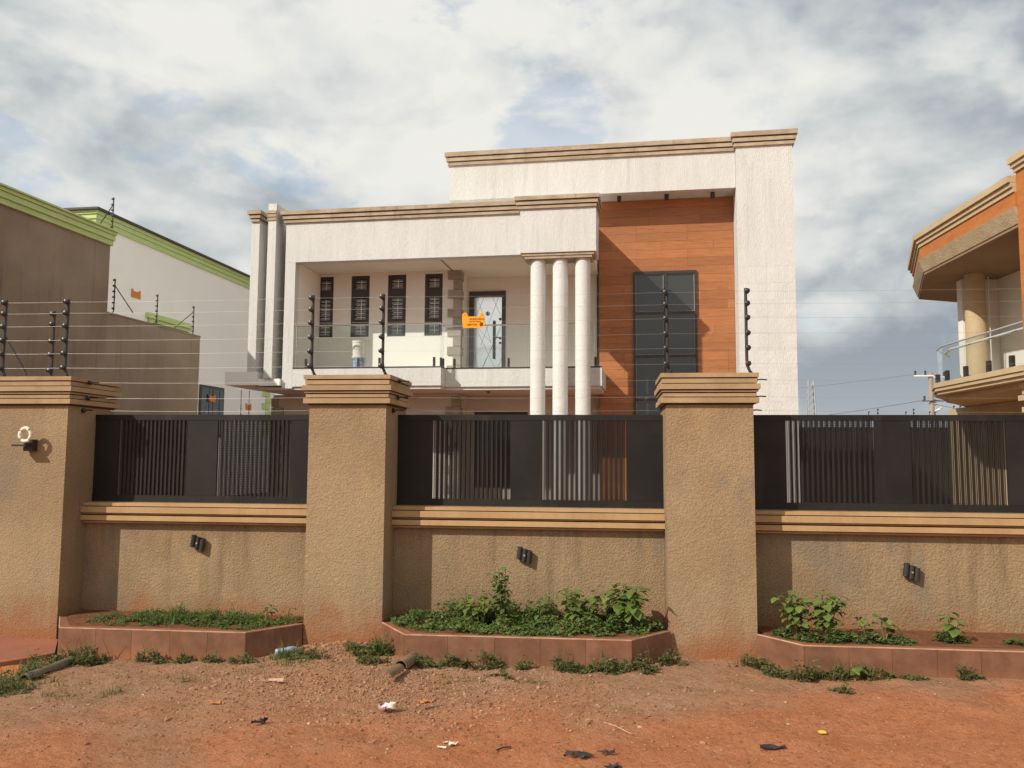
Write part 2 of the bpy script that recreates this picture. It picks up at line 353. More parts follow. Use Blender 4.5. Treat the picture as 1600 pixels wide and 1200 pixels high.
def wall_holes(mb, x0, x1, z0, z1, y0, y1, holes):
    """a wall plate in the xz plane with real openings (x0,x1,z0,z1)"""
    xs = sorted({x0, x1, *[h[0] for h in holes], *[h[1] for h in holes]}); zs = sorted({z0, z1, *[h[2] for h in holes], *[h[3] for h in holes]})
    xs = [x for x in xs if x0 <= x <= x1]; zs = [z for z in zs if z0 <= z <= z1]
    def solid(i, k):
        if not (0 <= i < len(xs) - 1 and 0 <= k < len(zs) - 1): return False
        cx, cz = (xs[i] + xs[i + 1]) / 2, (zs[k] + zs[k + 1]) / 2
        return not any(h[0] < cx < h[1] and h[2] < cz < h[3] for h in holes)
    cache = {}
    def v(x, y, z):
        kk = (round(x, 5), round(y, 5), round(z, 5))
        if kk not in cache: cache[kk] = mb.bm.verts.new((x, y, z))
        return cache[kk]
    for i in range(len(xs) - 1):
        for k in range(len(zs) - 1):
            if not solid(i, k): continue
            a, b_, c_, d = xs[i], xs[i + 1], zs[k], zs[k + 1]
            mb.bm.faces.new((v(a, y0, c_), v(b_, y0, c_), v(b_, y0, d), v(a, y0, d))); mb.bm.faces.new((v(a, y1, d), v(b_, y1, d), v(b_, y1, c_), v(a, y1, c_)))
            for (di, dk, q1, q2) in ((-1, 0, (a, c_), (a, d)), (1, 0, (b_, d), (b_, c_)), (0, -1, (b_, c_), (a, c_)), (0, 1, (a, d), (b_, d))):
                if not solid(i + di, k + dk): mb.bm.faces.new((v(q1[0], y0, q1[1]), v(q2[0], y0, q2[1]), v(q2[0], y1, q2[1]), v(q1[0], y1, q1[1])))
    return mb
def interp(x, pts):
    if x <= pts[0][0]: return pts[0][1]
    for (a, u), (b_, v_) in zip(pts, pts[1:]):
        if x <= b_: t = (x - a) / (b_ - a); t = t * t * (3 - 2 * t); return u + (v_ - u) * t
    return pts[-1][1]
def copy_tree(o, parent=None):
    c = o.copy(); COL.objects.link(c)
    if parent: c.parent = parent
    for ch in list(o.children): copy_tree(ch, c)
    return c

# ------------------------------------------------------------------ ground
PROF = ((-9, -.085), (-6, -.085), (-4.78, -.115), (-3.07, -.085), (-2.4, -.012), (-1.67, -.03), (.17, -.042), (.85, -.045), (1.5, -.063), (3.2, -.045), (8, -.04))
def gz(x, y, fine=True):
    base = interp(x, PROF)
    t = min(1, max(0, (-.45 - y) / 2.2)); base = base * (1 - t) + (-.09 - .012 * x * (abs(x) < 8)) * t if abs(x) < 8 else base
    if y > -.1: s_ = min(1, (y + .1) / .4); base = base * (1 - s_) + (-.04) * s_
    if fine and -9 < x < 6 and -5 < y < .4:
        P = Vector((x, y, 0))
        base += .022 * mnoise.noise(P * 1.1) + .016 * mnoise.noise(P * 3.1 + Vector((5, 1, 2))) + .008 * mnoise.noise(P * 8.3) 
        rub = math.exp(-(((x + 1.7) / 1.5) ** 2 + ((y + .8) / .9) ** 2)); base += .012 * rub * mnoise.noise(P * 15) + .02 * math.exp(-(((x + 2.35) / .4) ** 2 + ((y + .05) / .3) ** 2))
        base += .008 * mnoise.noise(P * 15) + .007 * max(0, mnoise.noise(P * 26 + Vector((3, 3, 0))))
    return base
def axis(lo, hi, step, far):
    a = [lo + (hi - lo) * i / round((hi - lo) / step) for i in range(round((hi - lo) / step) + 1)]
    s_ = step; x = hi; post = []
    while x < far: s_ *= 1.45; x += s_; post.append(x)
    s_ = step; x = lo; pre = []
    while x > -far: s_ *= 1.45; x -= s_; pre.append(x)
    return pre[::-1] + a + post
XS = axis(-7, 4.6, .036, 900); YS = axis(-3.4, .3, .032, 900)
V = [(x, y, gz(x, y)) for y in YS for x in XS]; nx = len(XS)
F = [(j * nx + i, j * nx + i + 1, (j + 1) * nx + i + 1, (j + 1) * nx + i) for j in range(len(YS) - 1) for i in range(nx - 1)]
g = raw('ground', V, F, 'ground', smooth=True); g['kind'] = 'structure'; g['label'] = 'rough red earth ground and track in front of the boundary fence'
ap = MB().prism(((-9, -2.3), (-5.25, -1.25), (-4.86, -.66), (-4.79, -.50), (-5.09, -.03), (-5.09, .2), (-9, .2)), -.3, -.062).build('paved_apron', 'apron', None, .01); ap['kind'] = 'structure'; ap['label'] = 'low reddish concrete apron at the foot of the leftmost pillar'

# ------------------------------------------------------------------ boundary fence: pillars
def ring_course(mb, x0, x1, y0, y1, z0, z1, e): mb.box(x0 - e, x1 + e, y0 - e, y1 + e, z0, z1)
CAP = ((2.360, 2.398, .046, .006, 2), (2.311, 2.351, .034, .005, 1), (2.256, 2.302, .057, .022, 5), (2.233, 2.247, .040, .004, 1), (2.192, 2.224, .027, .005, 1), (2.137, 2.183, .045, .022, 5))
def pillar(x0, x1, zb, label):
    t = thing('fence_pillar', label, 'pillar', ((x0 + x1) / 2, .37, zb), 0, 'rendered fence pillars'); hw = (x1 - x0) / 2; zt = -zb
    mb = MB().box(-hw, hw, -.37, .38, -.25, 2.12 + zt); 
    mb.build('shaft', 'render_tan', t, .008, 2)
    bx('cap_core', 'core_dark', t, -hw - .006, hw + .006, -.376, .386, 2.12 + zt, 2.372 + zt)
    for z0, z1, e_, bv, sg in CAP:
        mb = MB(); ring_course(mb, -hw, hw, -.37, .38, z0 + zt, z1 + zt, e_)
        mb.build('cap_moulding', 'mould', t, bv, sg, smooth=40 if sg > 2 else False)
    return t
P1 = pillar(-5.875, -5.126, -.04, 'wide tan rendered pillar at the left edge carrying a ring-shaped lamp')
P2 = pillar(-2.742, -2.016, 0., 'tan rendered pillar with moulded cap between left and middle fence bays')
P3 = pillar(.503, 1.250, -.045, 'tan rendered pillar with moulded cap between middle and right fence bays')

# bays: low rendered wall with moulded coping and black metal screen above
COP = ((1.158, 1.188, .300, .005, 1), (1.094, 1.150, .264, .027, 5), (1.076, 1.087, .302, .003, 1), (1.020, 1.067, .268, .0225, 5), (.993, 1.011, .310, .004, 1))
def low_wall(x0, x1, label):
    t = thing('boundary_wall', label, 'wall', ((x0 + x1) / 2, .46, -.06), 0, 'low fence walls'); hw = (x1 - x0) / 2 - .002
    bx('wall_face', 'wall_tan', t, -hw, hw, -.10, .11, -.2, 1.052)
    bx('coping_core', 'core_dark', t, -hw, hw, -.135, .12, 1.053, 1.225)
    for z0, z1, y, bv, sg in COP:
        MB().box(-hw, hw, y - .46, .46 - y + .02, z0 + .06, z1 + .06).build('coping_moulding', 'coping', t, bv, sg, smooth=40 if sg > 2 else False)
low_wall(-5.126, -2.742, 'low tan rendered wall of the left bay under the metal screen')
low_wall(-2.016, .503, 'low tan rendered wall of the middle bay under the metal screen')
low_wall(1.250, 4.6, 'low tan rendered wall of the right bay, streaked with damp stains')

ZB, ZT = 1.258, 2.002
slat_me = MB().box(-.0085, .0085, -.016, .006, -.372, .372).mesh('slat', 'black_plate', .003)
def perf_mesh():
    V, F = [], []
    def bar(ax, az, bx_, bz, wd, y0=.002, y1=.004):
        dx_, dz_ = bx_ - ax, bz - az; L = math.hypot(dx_, dz_); nx_, nz_ = -dz_ / L * wd, dx_ / L * wd; i = len(V)
        for y in (y0, y1): V.extend([(ax + nx_, y, az + nz_), (bx_ + nx_, y, bz + nz_), (bx_ - nx_, y, bz - nz_), (ax - nx_, y, az - nz_)])
        F.extend([(i, i + 1, i + 2, i + 3), (i + 7, i + 6, i + 5, i + 4), (i, i + 4, i + 5, i + 1), (i + 3, i + 2, i + 6, i + 7)])
    hw, n = .0115, 44; st = .744 / n
    for k in range(n):
        z = -.372 + k * st
        bar(-hw, z, hw, z + st, .0030); bar(hw, z, -hw, z + st, .0030, .0042, .0062)
    bar(-hw - .001, -.372, -hw - .001, .372, .0022, .0065, .0085); bar(hw + .001, -.372, hw + .001, .372, .0022, .0065, .0085)
    me = bpy.data.meshes.new('perforated_strip'); me.from_pydata(V, [], F); me.materials.append(MT['black_plate']); return me
perf_me = perf_mesh()
def screen(x0, x1, wins, label):
    cx = (x0 + x1) / 2
    t = thing('fence_screen', label, 'metal screen', (cx, .46, 1.188), 0, 'black metal fence screens')
    yf, yb = -.02, .02
    rel = lambda x: x - cx
    bx('rail', 'black_plate', t, rel(x0), rel(x1), yf, yb, ZT - 1.188, 2.056 - 1.188, .003)
    bx('rail', 'black_plate', t, rel(x0), rel(x1), yf, yb, .006, ZB - 1.188, .003)
    ed = [x0] + [v for wn in wins for v in wn] + [x1]
    for a, b_ in zip(ed[0::2], ed[1::2]): bx('plate', 'black_plate', t, rel(a), rel(b_), yf + .004, yb - .004, ZB - 1.187, ZT - 1.189, .002)
    for a, b_ in wins:
        n = 17; pit_ = (b_ - a) / n
        for k in range(n):
            link('perforated_strip', perf_me, t, (rel(a) + pit_ * (k + .5), .004, (ZB + ZT) / 2 - 1.188))
            if k: link('slat', slat_me, t, (rel(a) + pit_ * k, 0, (ZB + ZT) / 2 - 1.188))
screen(-5.122, -2.746, ((-4.871, -4.147), (-3.834, -3.077)), 'black slatted metal screen above the left bay wall')
screen(-2.012, .499, ((-1.673, -.924), (-.619, .162)), 'black slatted metal screen above the middle bay wall')
screen(1.254, 4.4, ((1.611, 2.388), (2.698, 3.51)), 'black slatted metal screen above the right bay wall')

# ------------------------------------------------------------------ wall lights and ring lamp
def wall_light(x, z, label):
    t = thing('wall_light', label, 'wall light', (x, .36, z), 0, 'black wall lights')
    bx('back_plate', 'black', t, -.05, .05, -.012, -.001, -.05, .05, .003)
    for k, (dx_, dz_) in enumerate(((-.046, .014), (0, 0), (.046, -.014))):
        MB().lathe(((.019, -.058), (.024, -.056), (.024, .056), (.019, .058)), (dx_, -.038, dz_), 14).build('lamp_tube', 'black', t, 0, smooth=40)
    MB().lathe(((.009, -.066), (.011, -.062), (.009, -.058)), (.0, 0, 0), 8, 'Y').build('screw_cap', 'steel', t)
    t.rotation_euler = (0, R(7), 0)
wall_light(-3.936, .812, 'small black three-lobed wall light on the left bay wall')
wall_light(-.773, .756, 'small black three-lobed wall light on the middle bay wall')
wall_light(2.625, .676, 'small black three-lobed wall light on the right bay wall')
t = thing('ring_lamp', 'white ring-shaped lamp on black bracket on the leftmost pillar', 'lamp', (-5.465, 0, 1.74))
bx('bracket', 'black', t, -.045, .045, -.075, -.001, -.055, .055, .006)
bx('base_arm', 'black', t, -.11, .03, -.15, -.078, -.012, .006, .003)
mb = MB(); pts = [(math.cos(a) * .056, -.115, .098 + math.sin(a) * .062) for a in [k * math.tau / 28 for k in range(29)]]
mb.tube(pts, .018, 10, caps=False); mb.build('ring_tube', 'ring_white', t, smooth=True)
MB().tube(((0, -.115, .0), (0, -.115, .03)), .012).build('ring_stem', 'black', t)

# ------------------------------------------------------------------ electric fence posts and wires
WZ = (3.145, 3.034, 2.906, 2.768, 2.635, 2.494)
def make_post(h, bend):
    """upright tube with hooked foot and knob insulators; foot at origin"""
    mb = MB(); pts = [(bend, 0, 0), (bend * .35, 0, .025), (bend * .08, 0, .075), (0, 0, .13), (0, 0, h)]
    return mb.tube(pts, .0138, 10).mesh('upright', 'post', smooth=40)
def ins_mesh():
    return MB().lathe(((.010, -.036), (.022, -.03), (.024, -.01), (.016, -.004), (.016, .004), (.024, .01), (.022, .03), (.010, .036)), (0, 0, 0), 14, 'Y').mesh('insulator', 'insul', smooth=40)
POST_ME = make_post(.775, .075); INS_ME = ins_mesh()
def epost(x, y, z, label, side=-1, offs=None, name='electric_fence_post', grp='electric fence posts', rz=0, up=POST_ME, sc=1.):
    t = thing(name, label, 'fence post', (x, y, z), rz, grp)
    link('upright', up, t)
    for zz in offs: link('insulator', INS_ME, t, (.012 * side, -.008, zz), (0, R(random.uniform(-8, 8)), 0), (sc,) * 3)
    return t
offs = [z - 2.398 for z in WZ]
for x, lab in ((-5.92, 'black electric fence post nearest the left photo edge on the left pillar'), (-5.262, 'black electric fence post at right corner of the left pillar cap'),
               (-2.775, 'black electric fence post at left corner of the second pillar cap'), (-2.09, 'black electric fence post at right corner of the second pillar cap'),
               (.528, 'black electric fence post rising in front of the tall dark window'), (1.222, 'black electric fence post in front of the white tower wall')):
    pt = epost(x, .12, 2.398, lab, -1 if x < 1 else 1, offs)
    if x < -5.8: MB().tube(((.0, .01, .42), (.21, .02, .1), (.25, .03, 0)), .008, 6).build('brace', 'post', pt)
epost(-5.80, .68, 2.398, 'black electric fence post standing behind others on the left pillar', -1, [.73, .62, .44, .30, .13, .02], up=make_post(.76, .0))
spans = (-7.4, -5.92, -5.262, -2.775, -2.09, .528, 1.222, 6.0)
ORD = ('topmost', 'second from top', 'third from top', 'fourth from top', 'fifth from top', 'sixth from top', 'seventh from top', 'second from bottom', 'lowest')
for k, z in enumerate(WZ + (2.359, 2.208, 2.085)):
    mb = MB(); pts = []
    sp = spans if k < 6 else (-7.4, -5.11, -2.79, -1.99, .45, 1.28, 6.0)
    for a, b_ in zip(sp, sp[1:]):
        for j in range(8):
            u = j / 8; pts.append((a + (b_ - a) * u, .115 if k < 6 else .24 if True else 0, z - .0035 * (b_ - a) * 4 * u * (1 - u)))
    pts.append((sp[-1], pts[-1][1], z))
    if k < 6: mb.tube(pts, .0008, 5)
    else:   # below the caps the strand is tied off at each pillar face
        for a, b_ in ((-5.075, -2.80), (-1.965, .445), (1.305, 6.0)):
            mb.tube([(a + (b_ - a) * j / 10, .22, z - .004 * (b_ - a) * 4 * (j / 10) * (1 - j / 10)) for j in range(11)], .0008, 5)
    o = mb.build('fence_wire', 'wire'); tag(o, ORD[k] + ' of the nine thin wires of the electric fence', 'wire', 'electric fence wires')
for px, sgn, pl in ((-5.126, 1, 'left pillar'), (-2.016, 1, 'second pillar'), (1.25, 1, 'third pillar')):
    for z, zn in ((2.359, 'top slab'), (2.208, 'middle of cap'), (2.085, 'shaft under the cap')):
        e_ = .05 if z > 2.3 else .04 if z > 2.1 else .0
        t = thing('wire_hook', 'dark wire hook on right side of %s, at %s' % (pl, zn), 'hook', (px + e_, .22, z), 0, 'wire hooks on the pillars')
        MB().lathe(((.008, 0), (.022, .006), (.024, .022), (.012, .032)), (0, 0, 0), 10, 'X').build('knob', 'insul', t, smooth=40)
        MB().tube(((.03, 0, 0), (.06, 0, .004), (.11, 0, 0)), .006, 6).build('hook_tail', 'insul', t)

# warning plate hung on the wires
def text_mesh(s, size, ext=.0008):
    cu = bpy.data.curves.new('lettering', 'FONT'); cu.body = s; cu.size = size; cu.extrude = ext; cu.resolution_u = 2
    o = bpy.data.objects.new('tmp', cu); COL.objects.link(o); dg = bpy.context.evaluated_depsgraph_get()
    me = bpy.data.meshes.new_from_object(o.evaluated_get(dg)); bpy.data.objects.remove(o); me.name = 'lettering'
    me.materials.clear(); me.materials.append(MT['ink']); return me
t = thing('warning_plate', 'orange electric fence warning plate with two ears hanging on the wires', 'warning sign', (-1.237, .108, 2.906))
poly = [(-.098, -.05), (-.090, -.066), (.088, -.066), (.104, -.05), (.106, .03), (.102, .062), (.092, .075), (.072, .075), (.064, .062), (.060, .042), (-.050, .042), (-.056, .062), (-.068, .078), (-.088, .078), (-.102, .064), (-.106, .03)]
mb = MB(); a_ = [mb.bm.verts.new((x, -.002, z)) for x, z in poly]; b2 = [mb.bm.verts.new((x, .002, z)) for x, z in poly]
mb.bm.faces.new(a_[::-1]); mb.bm.faces.new(b2)
for i in range(len(poly)): j = (i + 1) % len(poly); mb.bm.faces.new((a_[i], a_[j], b2[j], b2[i]))
mb.build('plate', 'sign_orange', t)
for s, sz, x, z in (('WARNING', .030, -.038, .006), ('ELECTRIC FENCE', .0145, -.038, -.012), ('NEMTEK', .027, -.062, -.044)):
    link('lettering', text_mesh(s, sz), t, (x, -.003, z), (R(90), 0, 0))
mb = MB(); mb.tube([(math.cos(k * math.tau / 20) * .014, 0, math.sin(k * math.tau / 20) * .014) for k in range(21)], .0035, 5, caps=False); mb.tube(((-.009, 0, -.009), (.009, 0, .009)), .004, 5)
mb.build('emblem', 'ink', t, loc=(.076, -.003, -.032))
for x in (-.078, .082): MB().lathe(((.005, -.004), (.005, .003)), (x, 0, .055), 10, 'Y').build('eyelet', 'ink', t)

# ------------------------------------------------------------------ planters
def planter(pts, zt, zb, label, seams):
    """pts: plan corners left-back, left-front, right-front, right-back"""
    cx = sum(p_[0] for p_ in pts) / 4
    t = thing('planter_bed', label, 'planter', (cx, -.2, zt), 0, 'tiled planter beds along the fence')
    P = [(x - cx, y + .2) for x, y in pts]
    back = [(P[3][0], .555), (P[0][0], .555)]
    ins = lambda d: [(P[0][0] + d * .8, P[0][1]), (P[1][0] + d * .55, P[1][1] + d), (P[2][0] - d * .55, P[2][1] + d), (P[3][0] - d * .8, P[3][1])]
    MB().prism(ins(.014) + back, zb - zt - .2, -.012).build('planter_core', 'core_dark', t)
    for (a, b_), n in zip(((P[0], P[1]), (P[1], P[2]), (P[2], P[3])), seams):
        va, vb = Vector(a), Vector(b_); L = (vb - va).length; dr = (vb - va) / L; nr = Vector((dr.y, -dr.x))
        cuts = [0] + [L * (k + random.uniform(-.03, .03)) / n for k in range(1, n)] + [L]
        for u, v_ in zip(cuts, cuts[1:]):
            p0 = va + dr * (u + .0012); p1 = va + dr * (v_ - .0012); jut = random.uniform(0, .0015)
            q_ = [p0 + nr * jut, p1 + nr * jut, p1 - nr * .012, p0 - nr * .012]
            MB().prism([tuple(k) for k in q_], zb - zt - .14, -.008).build('tile', 'brick_tile', t, .0008)
        q_ = [va + nr * .002, vb + nr * .002, vb - nr * .008, va - nr * .008]
        MB().prism([tuple(k) for k in q_], -.0075, .001).build('edge_trim', 'tile_trim', t)
    O_ = ins(.006); I_ = ins(.085)
    for k in range(3): MB().prism([O_[k], O_[k + 1], I_[k + 1], I_[k]], -.011, -.001).build('ledge', 'ledge', t)
    MB().prism(ins(.0855) + back, -.06, -.004).build('soil', 'soil', t)
PA = ((-5.09, -.02), (-4.78, -.477), (-3.088, -.45), (-2.745, -.01)); PB = ((-2.012, -.02), (-1.689, -.5), (.18, -.456), (.52, -.03)); PC = ((1.246, -.02), (1.541, -.403), (3.90, -.385), (4.25, -.02))
planter(PA, .15, -.1, 'red tiled planter bed left of the second pillar, filled with low grass', (1, 5, 2))
planter(PB, .185, -.03, 'red tiled planter bed of the middle bay, full of lush weeds', (1, 5, 1))
planter(PC, .175, -.05, 'red tiled planter bed of the right bay, mostly bare soil', (1, 7, 1))

# ------------------------------------------------------------------ vegetation
def in_poly(x, y, poly):
    c_ = False
    for (x0, y0), (x1, y1) in zip(poly, poly[1:] + poly[:1]):
        if (y0 > y) != (y1 > y) and x < (x1 - x0) * (y - y0) / (y1 - y0) + x0: c_ = not c_
    return c_
def leafq(V, F, c, u, v, L, Wd, fold=.25):
    """pointed folded leaf: c base, u direction, v side"""
    n = u.cross(v); i = len(V)
    V.extend([tuple(c), tuple(c + u * L * .45 + v * Wd * .5 + n * Wd * fold), tuple(c + u * L), tuple(c + u * L * .45 - v * Wd * .5 + n * Wd * fold)])
    F.extend([(i, i + 1, i + 2), (i, i + 2, i + 3)])
def rvec(up=.3):
    a = random.uniform(0, math.tau); z = random.uniform(-.2, 1) * up + random.gauss(0, .25)
    return Vector((math.cos(a), math.sin(a), z)).normalized()
def blade(V, F, p, h, lean, w_):
    a = random.uniform(0, math.tau); d = Vector((math.cos(a), math.sin(a), 0)); s_ = Vector((-d.y, d.x, 0)) * w_ * .5; i = len(V)
    m_ = p + Vector((0, 0, h * .6)) + d * lean * h * .35; tp = p + Vector((0, 0, h)) + d * lean * h
    V.extend([tuple(p - s_), tuple(p + s_), tuple(m_ + s_ * .7), tuple(m_ - s_ * .7), tuple(tp)])
    F.extend([(i, i + 1, i + 2, i + 3), (i + 3, i + 2, i + 4)])
def weed_mat(name, spots, n, zf, mat, leaf=(.014, .03), hgt=.07, blades=0., label=''):
    """leafy ground cover: spots = (x, y, rx, ry, weight, height factor)"""
    V, F = [], []; ws = [s_[4] for s_ in spots]
    for _ in range(n):
        x, y, rx, ry, _w, hf = random.choices(spots, ws)[0]
        a = random.uniform(0, math.tau); r = math.sqrt(random.random()); px, py = x + rx * r * math.cos(a), y + ry * r * math.sin(a)
        z0 = zf(px, py)
        if z0 is None or mnoise.noise(Vector((px * 7, py * 7, 11))) < -.22 + .25 * (r > .8): continue
        hh = hgt * hf * (1 - .6 * r * r) * (.65 + 1.1 * mnoise.noise(Vector((px * 6, py * 6, 3)))); hh = max(.014, hh)
        if random.random() < .05: hh *= 1.6
        if random.random() < blades:
            blade(V, F, Vector((px, py, z0 - .01)), hh * random.uniform(.6, 1.7), random.uniform(.2, 1.1), random.uniform(.004, .009)); continue
        c_ = Vector((px, py, z0 + hh * random.uniform(.05, 1.)))
        lf = random.choice((.7, .8, 1., 1., 1.35))
        for q_ in range(random.randint(2, 4)):
            u = rvec(.5); v = u.cross(Vector((0, 0, 1)) + rvec() * .5).normalized(); L = random.uniform(*leaf) * lf
            leafq(V, F, c_, u, v, L, L * random.uniform(.55, .85))
    o = raw(name, V, F, mat); o['kind'] = 'stuff'; o['label'] = label
    return o
def soil_z(P, zt, d=.05):
    pl = [(P[0][0] + d, P[0][1] + .03), (P[1][0] + d * .6, P[1][1] + d), (P[2][0] - d * .6, P[2][1] + d), (P[3][0] - d, P[3][1] + .03), (P[3][0], .355), (P[0][0], .355)]
    return lambda x, y: zt - .005 if in_poly(x, y, pl) else None
SA, SB, SC = soil_z(PA, .15), soil_z(PB, .185), soil_z(PC, .175)
weed_mat('planter_grass', [(-4.3, -.05, .5, .3, 1.4, .8), (-3.9, .0, .6, .3, 2.4, 1.1), (-3.5, .0, .6, .28, 2., 1.), (-3.15, -.2, .4, .2, .7, .6), (-2.85, .05, .2, .2, .3, .6)], 9500, SA, 'weed', (.012, .024), .105, .4, 'low matted grass and creepers in the left planter')
weed_mat('planter_weeds', [(-1.65, .05, .38, .3, 1.2, .8), (-1.3, .12, .4, .22, 1.6, 1.5), (-1.0, .1, .4, .25, 2., 1.6), (-1.1, -.2, .6, .24, 1.8, .6), (-.5, -.2, .6, .24, 1.8, .7), (-.45, .1, .4, .25, 1.8, 1.3), (-.1, .0, .4, .3, 2.2, 1.5), (.1, .1, .25, .22, .8, 1.), (.3, -.05, .25, .3, .9, .7)], 15500, SB, 'weed', (.018, .036), .15, .1, 'dense dark green creeping weeds filling the middle planter')
weed_mat('planter_creepers', [(1.6, -.1, .25, .2, 1.4, 1.), (1.85, -.15, .28, .18, 1.4, 1.), (2.15, -.15, .3, .16, .8, .7), (2.32, -.2, .16, .1, .4, .5), (2.78, -.1, .13, .1, .4, .8), (3.35, -.15, .2, .1, .3, .5)], 3400, SC, 'weed', (.016, .034), .11, .1, 'patches of small creeping weeds in the right planter')
ground_z = lambda x, y: gz(x, y) if not any(in_poly(x, y, list(P)) for P in (PA, PB, PC)) else None
VERGE = [(-4.66, -.85, .12, .18, 1.1, .9), (-4.62, -.62, .12, .1, .6, 1.1), (-4.55, -1.25, .16, .25, 1., .8), (-4.35, -1.65, .2, .2, .7, .6), (-4.36, -.7, .14, .1, .6, 1.), (-4.35, -.58, .12, .08, .4, .9), (-3.85, -.56, .18, .07, .5, .9), (-3.6, -.54, .1, .06, .3, .9), (-3.3, -.54, .12, .06, .25, .6),
         (-3.05, -.55, .16, .08, .4, .55), (-2.62, -.46, .14, .1, .3, .5), (-2.5, -.55, .2, .1, .4, .5), (-2.05, -.33, .23, .17, 1.3, 1.1), (-1.95, -.6, .14, .1, .5, .6),
         (-1.45, -.62, .25, .08, 1.1, 1.), (-1.05, -.62, .25, .08, 1.1, 1.), (-.75, -.6, .15, .07, .5, .7), (-.3, -.57, .2, .08, .9, 1.), (.0, -.56, .2, .09, 1.1, 1.3), (.25, -.52, .15, .1, .8, .9), (.5, -.28, .12, .08, .4, .8), (-.85, -.9, .12, .06, .3, .4),
         (1.2, -.2, .12, .1, .6, .9), (1.35, -.38, .14, .09, .8, .9), (1.52, -.52, .16, .08, .8, .8), (1.8, -.48, .2, .07, .8, 1.), (2.05, -.47, .16, .06, .6, .8), (2.35, -.46, .12, .05, .3, .5), (2.75, -.45, .16, .05, .5, .7), (1.75, -.8, .14, .05, .3, .4), (1.0, -.2, .2, .06, .12, .4)]
weed_mat('verge_weeds', VERGE, 9500, ground_z, 'weed_dry', (.016, .034), .15, .35, 'scruffy low weeds and grass along the foot of the planters')
weed_mat('verge_tufts', [(-2.05, -.33, .2, .14, 1.6, 1.4), (-4.62, -.95, .14, .25, 1.3, 1.1), (-2.75, -.45, .12, .08, .3, 1.2), (-4.45, -1.5, .2, .25, .9, .7), (-4.1, -1.35, .3, .14, .25, .5), (-3.7, -1.6, .3, .12, .35, .6), (-3.95, -1.75, .25, .1, .3, .6), (-2.6, -.75, .25, .1, .35, .6), (-3.3, -1.15, .3, .1, .3, .5), (-.6, -1.0, .16, .06, .2, .6), (-1.35, -.95, .12, .05, .2, .6), (-2.9, -.95, .3, .12, .25, .5), (-1.1, -1.0, .2, .08, .2, .5), (-4.6, -2.1, .3, .15, .2, .5)], 2700, ground_z, 'grass', (.012, .02), .09, .92, 'green grass tufts growing out of the rubble and earth')

def heart_leaf():
    """lobed broad leaf, folded along the midrib, drooping tip; base at origin, points +X, length 1"""
    half = [(0, .02), (-.06, .22), (.05, .42), (.25, .46), (.42, .40), (.58, .36), (.78, .2), (1., 0)]
    V = []; F = []
    mid = [(.02 + .98 * k / 7, 0) for k in range(8)]
    for x, y in mid: V.append((x, 0, -.12 * x * x))
    for sg in (1, -1):
        b0 = len(V)
        for x, y in half: V.append((x, sg * y, .16 * y - .16 * x * x - .05 * math.sin(x * 9)))
        for k in range(7): F.append((k, k + 1, b0 + k + 1, b0 + k) if sg < 0 else (b0 + k, b0 + k + 1, k + 1, k))
    return V, F
HV, HF = heart_leaf()
LEAF_ME = {}
for kind in ('leaf', 'leaf_dark'):
    me = bpy.data.meshes.new('leaf'); me.from_pydata(HV, [], HF); me.materials.append(MT[kind]); me.update()
    for f in me.polygons: f.use_smooth = True
    LEAF_ME[kind] = me
def plant(name, label, x, y, z, h, nst, nleaf, size, kind, spread, seed, cat='plant', grp=None):
    rd = random.Random(seed); t = thing(name, label, cat, (x, y, z), 0, grp)
    for s_ in range(nst):
        a = rd.uniform(0, math.tau); tip = Vector((math.cos(a) * spread * rd.uniform(.3, 1), math.sin(a) * spread * .6 * rd.uniform(.3, 1), h * rd.uniform(.7, 1.) if s_ else h))
        P = [Vector((0, 0, -.02)), tip * .5 + Vector((rd.uniform(-.02, .02), 0, h * .08)), tip]
        MB().tube(P, .007, 5, .0035).build('stem', 'stem', t)
        n = max(2, nleaf // nst)
        for k in range(n):
            u = .25 + .75 * (k + 1) / n; c_ = P[0].lerp(P[1], u * 2) if u < .5 else P[1].lerp(P[2], u * 2 - 1)
            az = k * 2.4 + rd.uniform(-.5, .5) + s_; sz = size * rd.uniform(.65, 1.15) * (1.05 - .3 * u)
            d = Vector((math.cos(az), math.sin(az), 0)); pe = c_ + d * size * .35 + Vector((0, 0, size * .15))
            # petiole and blade, blade tilted to the light
            o = link('leaf', LEAF_ME[kind], t, pe, None, (sz, sz * rd.uniform(.9, 1.15), sz))
            o.rotation_euler = (rd.uniform(-.35, .35), rd.uniform(-.1, .6), az)
            if size > .05 and k % 2 == 0: MB().tube((c_, pe), .0025, 4).build('leaf_stalk', 'stem', t)
    return t
G = 'leafy weeds growing in the planters'
t = plant('tall_weed', 'tall thin sprawling weed with small leaves in middle planter', -.915, -.08, .185, .50, 6, 100, .066, 'leaf_dark', .16, 3, grp=G)
plant('leafy_weed', 'bushy weed at left of the tall thin weed in middle planter', -1.13, -.08, .185, .27, 8, 80, .066, 'leaf', .24, 4, grp=G)
plant('leafy_weed', 'bushy weed at right of the tall thin weed, leaning over', -.64, -.0, .185, .25, 7, 56, .065, 'leaf_dark', .2, 14, grp=G)
plant('broadleaf_plant', 'wide leafy plant beside the large-leaved one in middle planter', -.22, -.08, .185, .34, 10, 110, .088, 'leaf', .26, 5, grp=G)
plant('broadleaf_plant', 'large-leaved plant at right end of the middle planter', .17, -.08, .185, .38, 9, 90, .115, 'leaf', .2, 6, grp=G)
plant('broadleaf_plant', 'leafy plant beside the third pillar, leftmost in the right planter', 1.54, -.1, .175, .36, 7, 80, .085, 'leaf', .17, 7, grp=G)
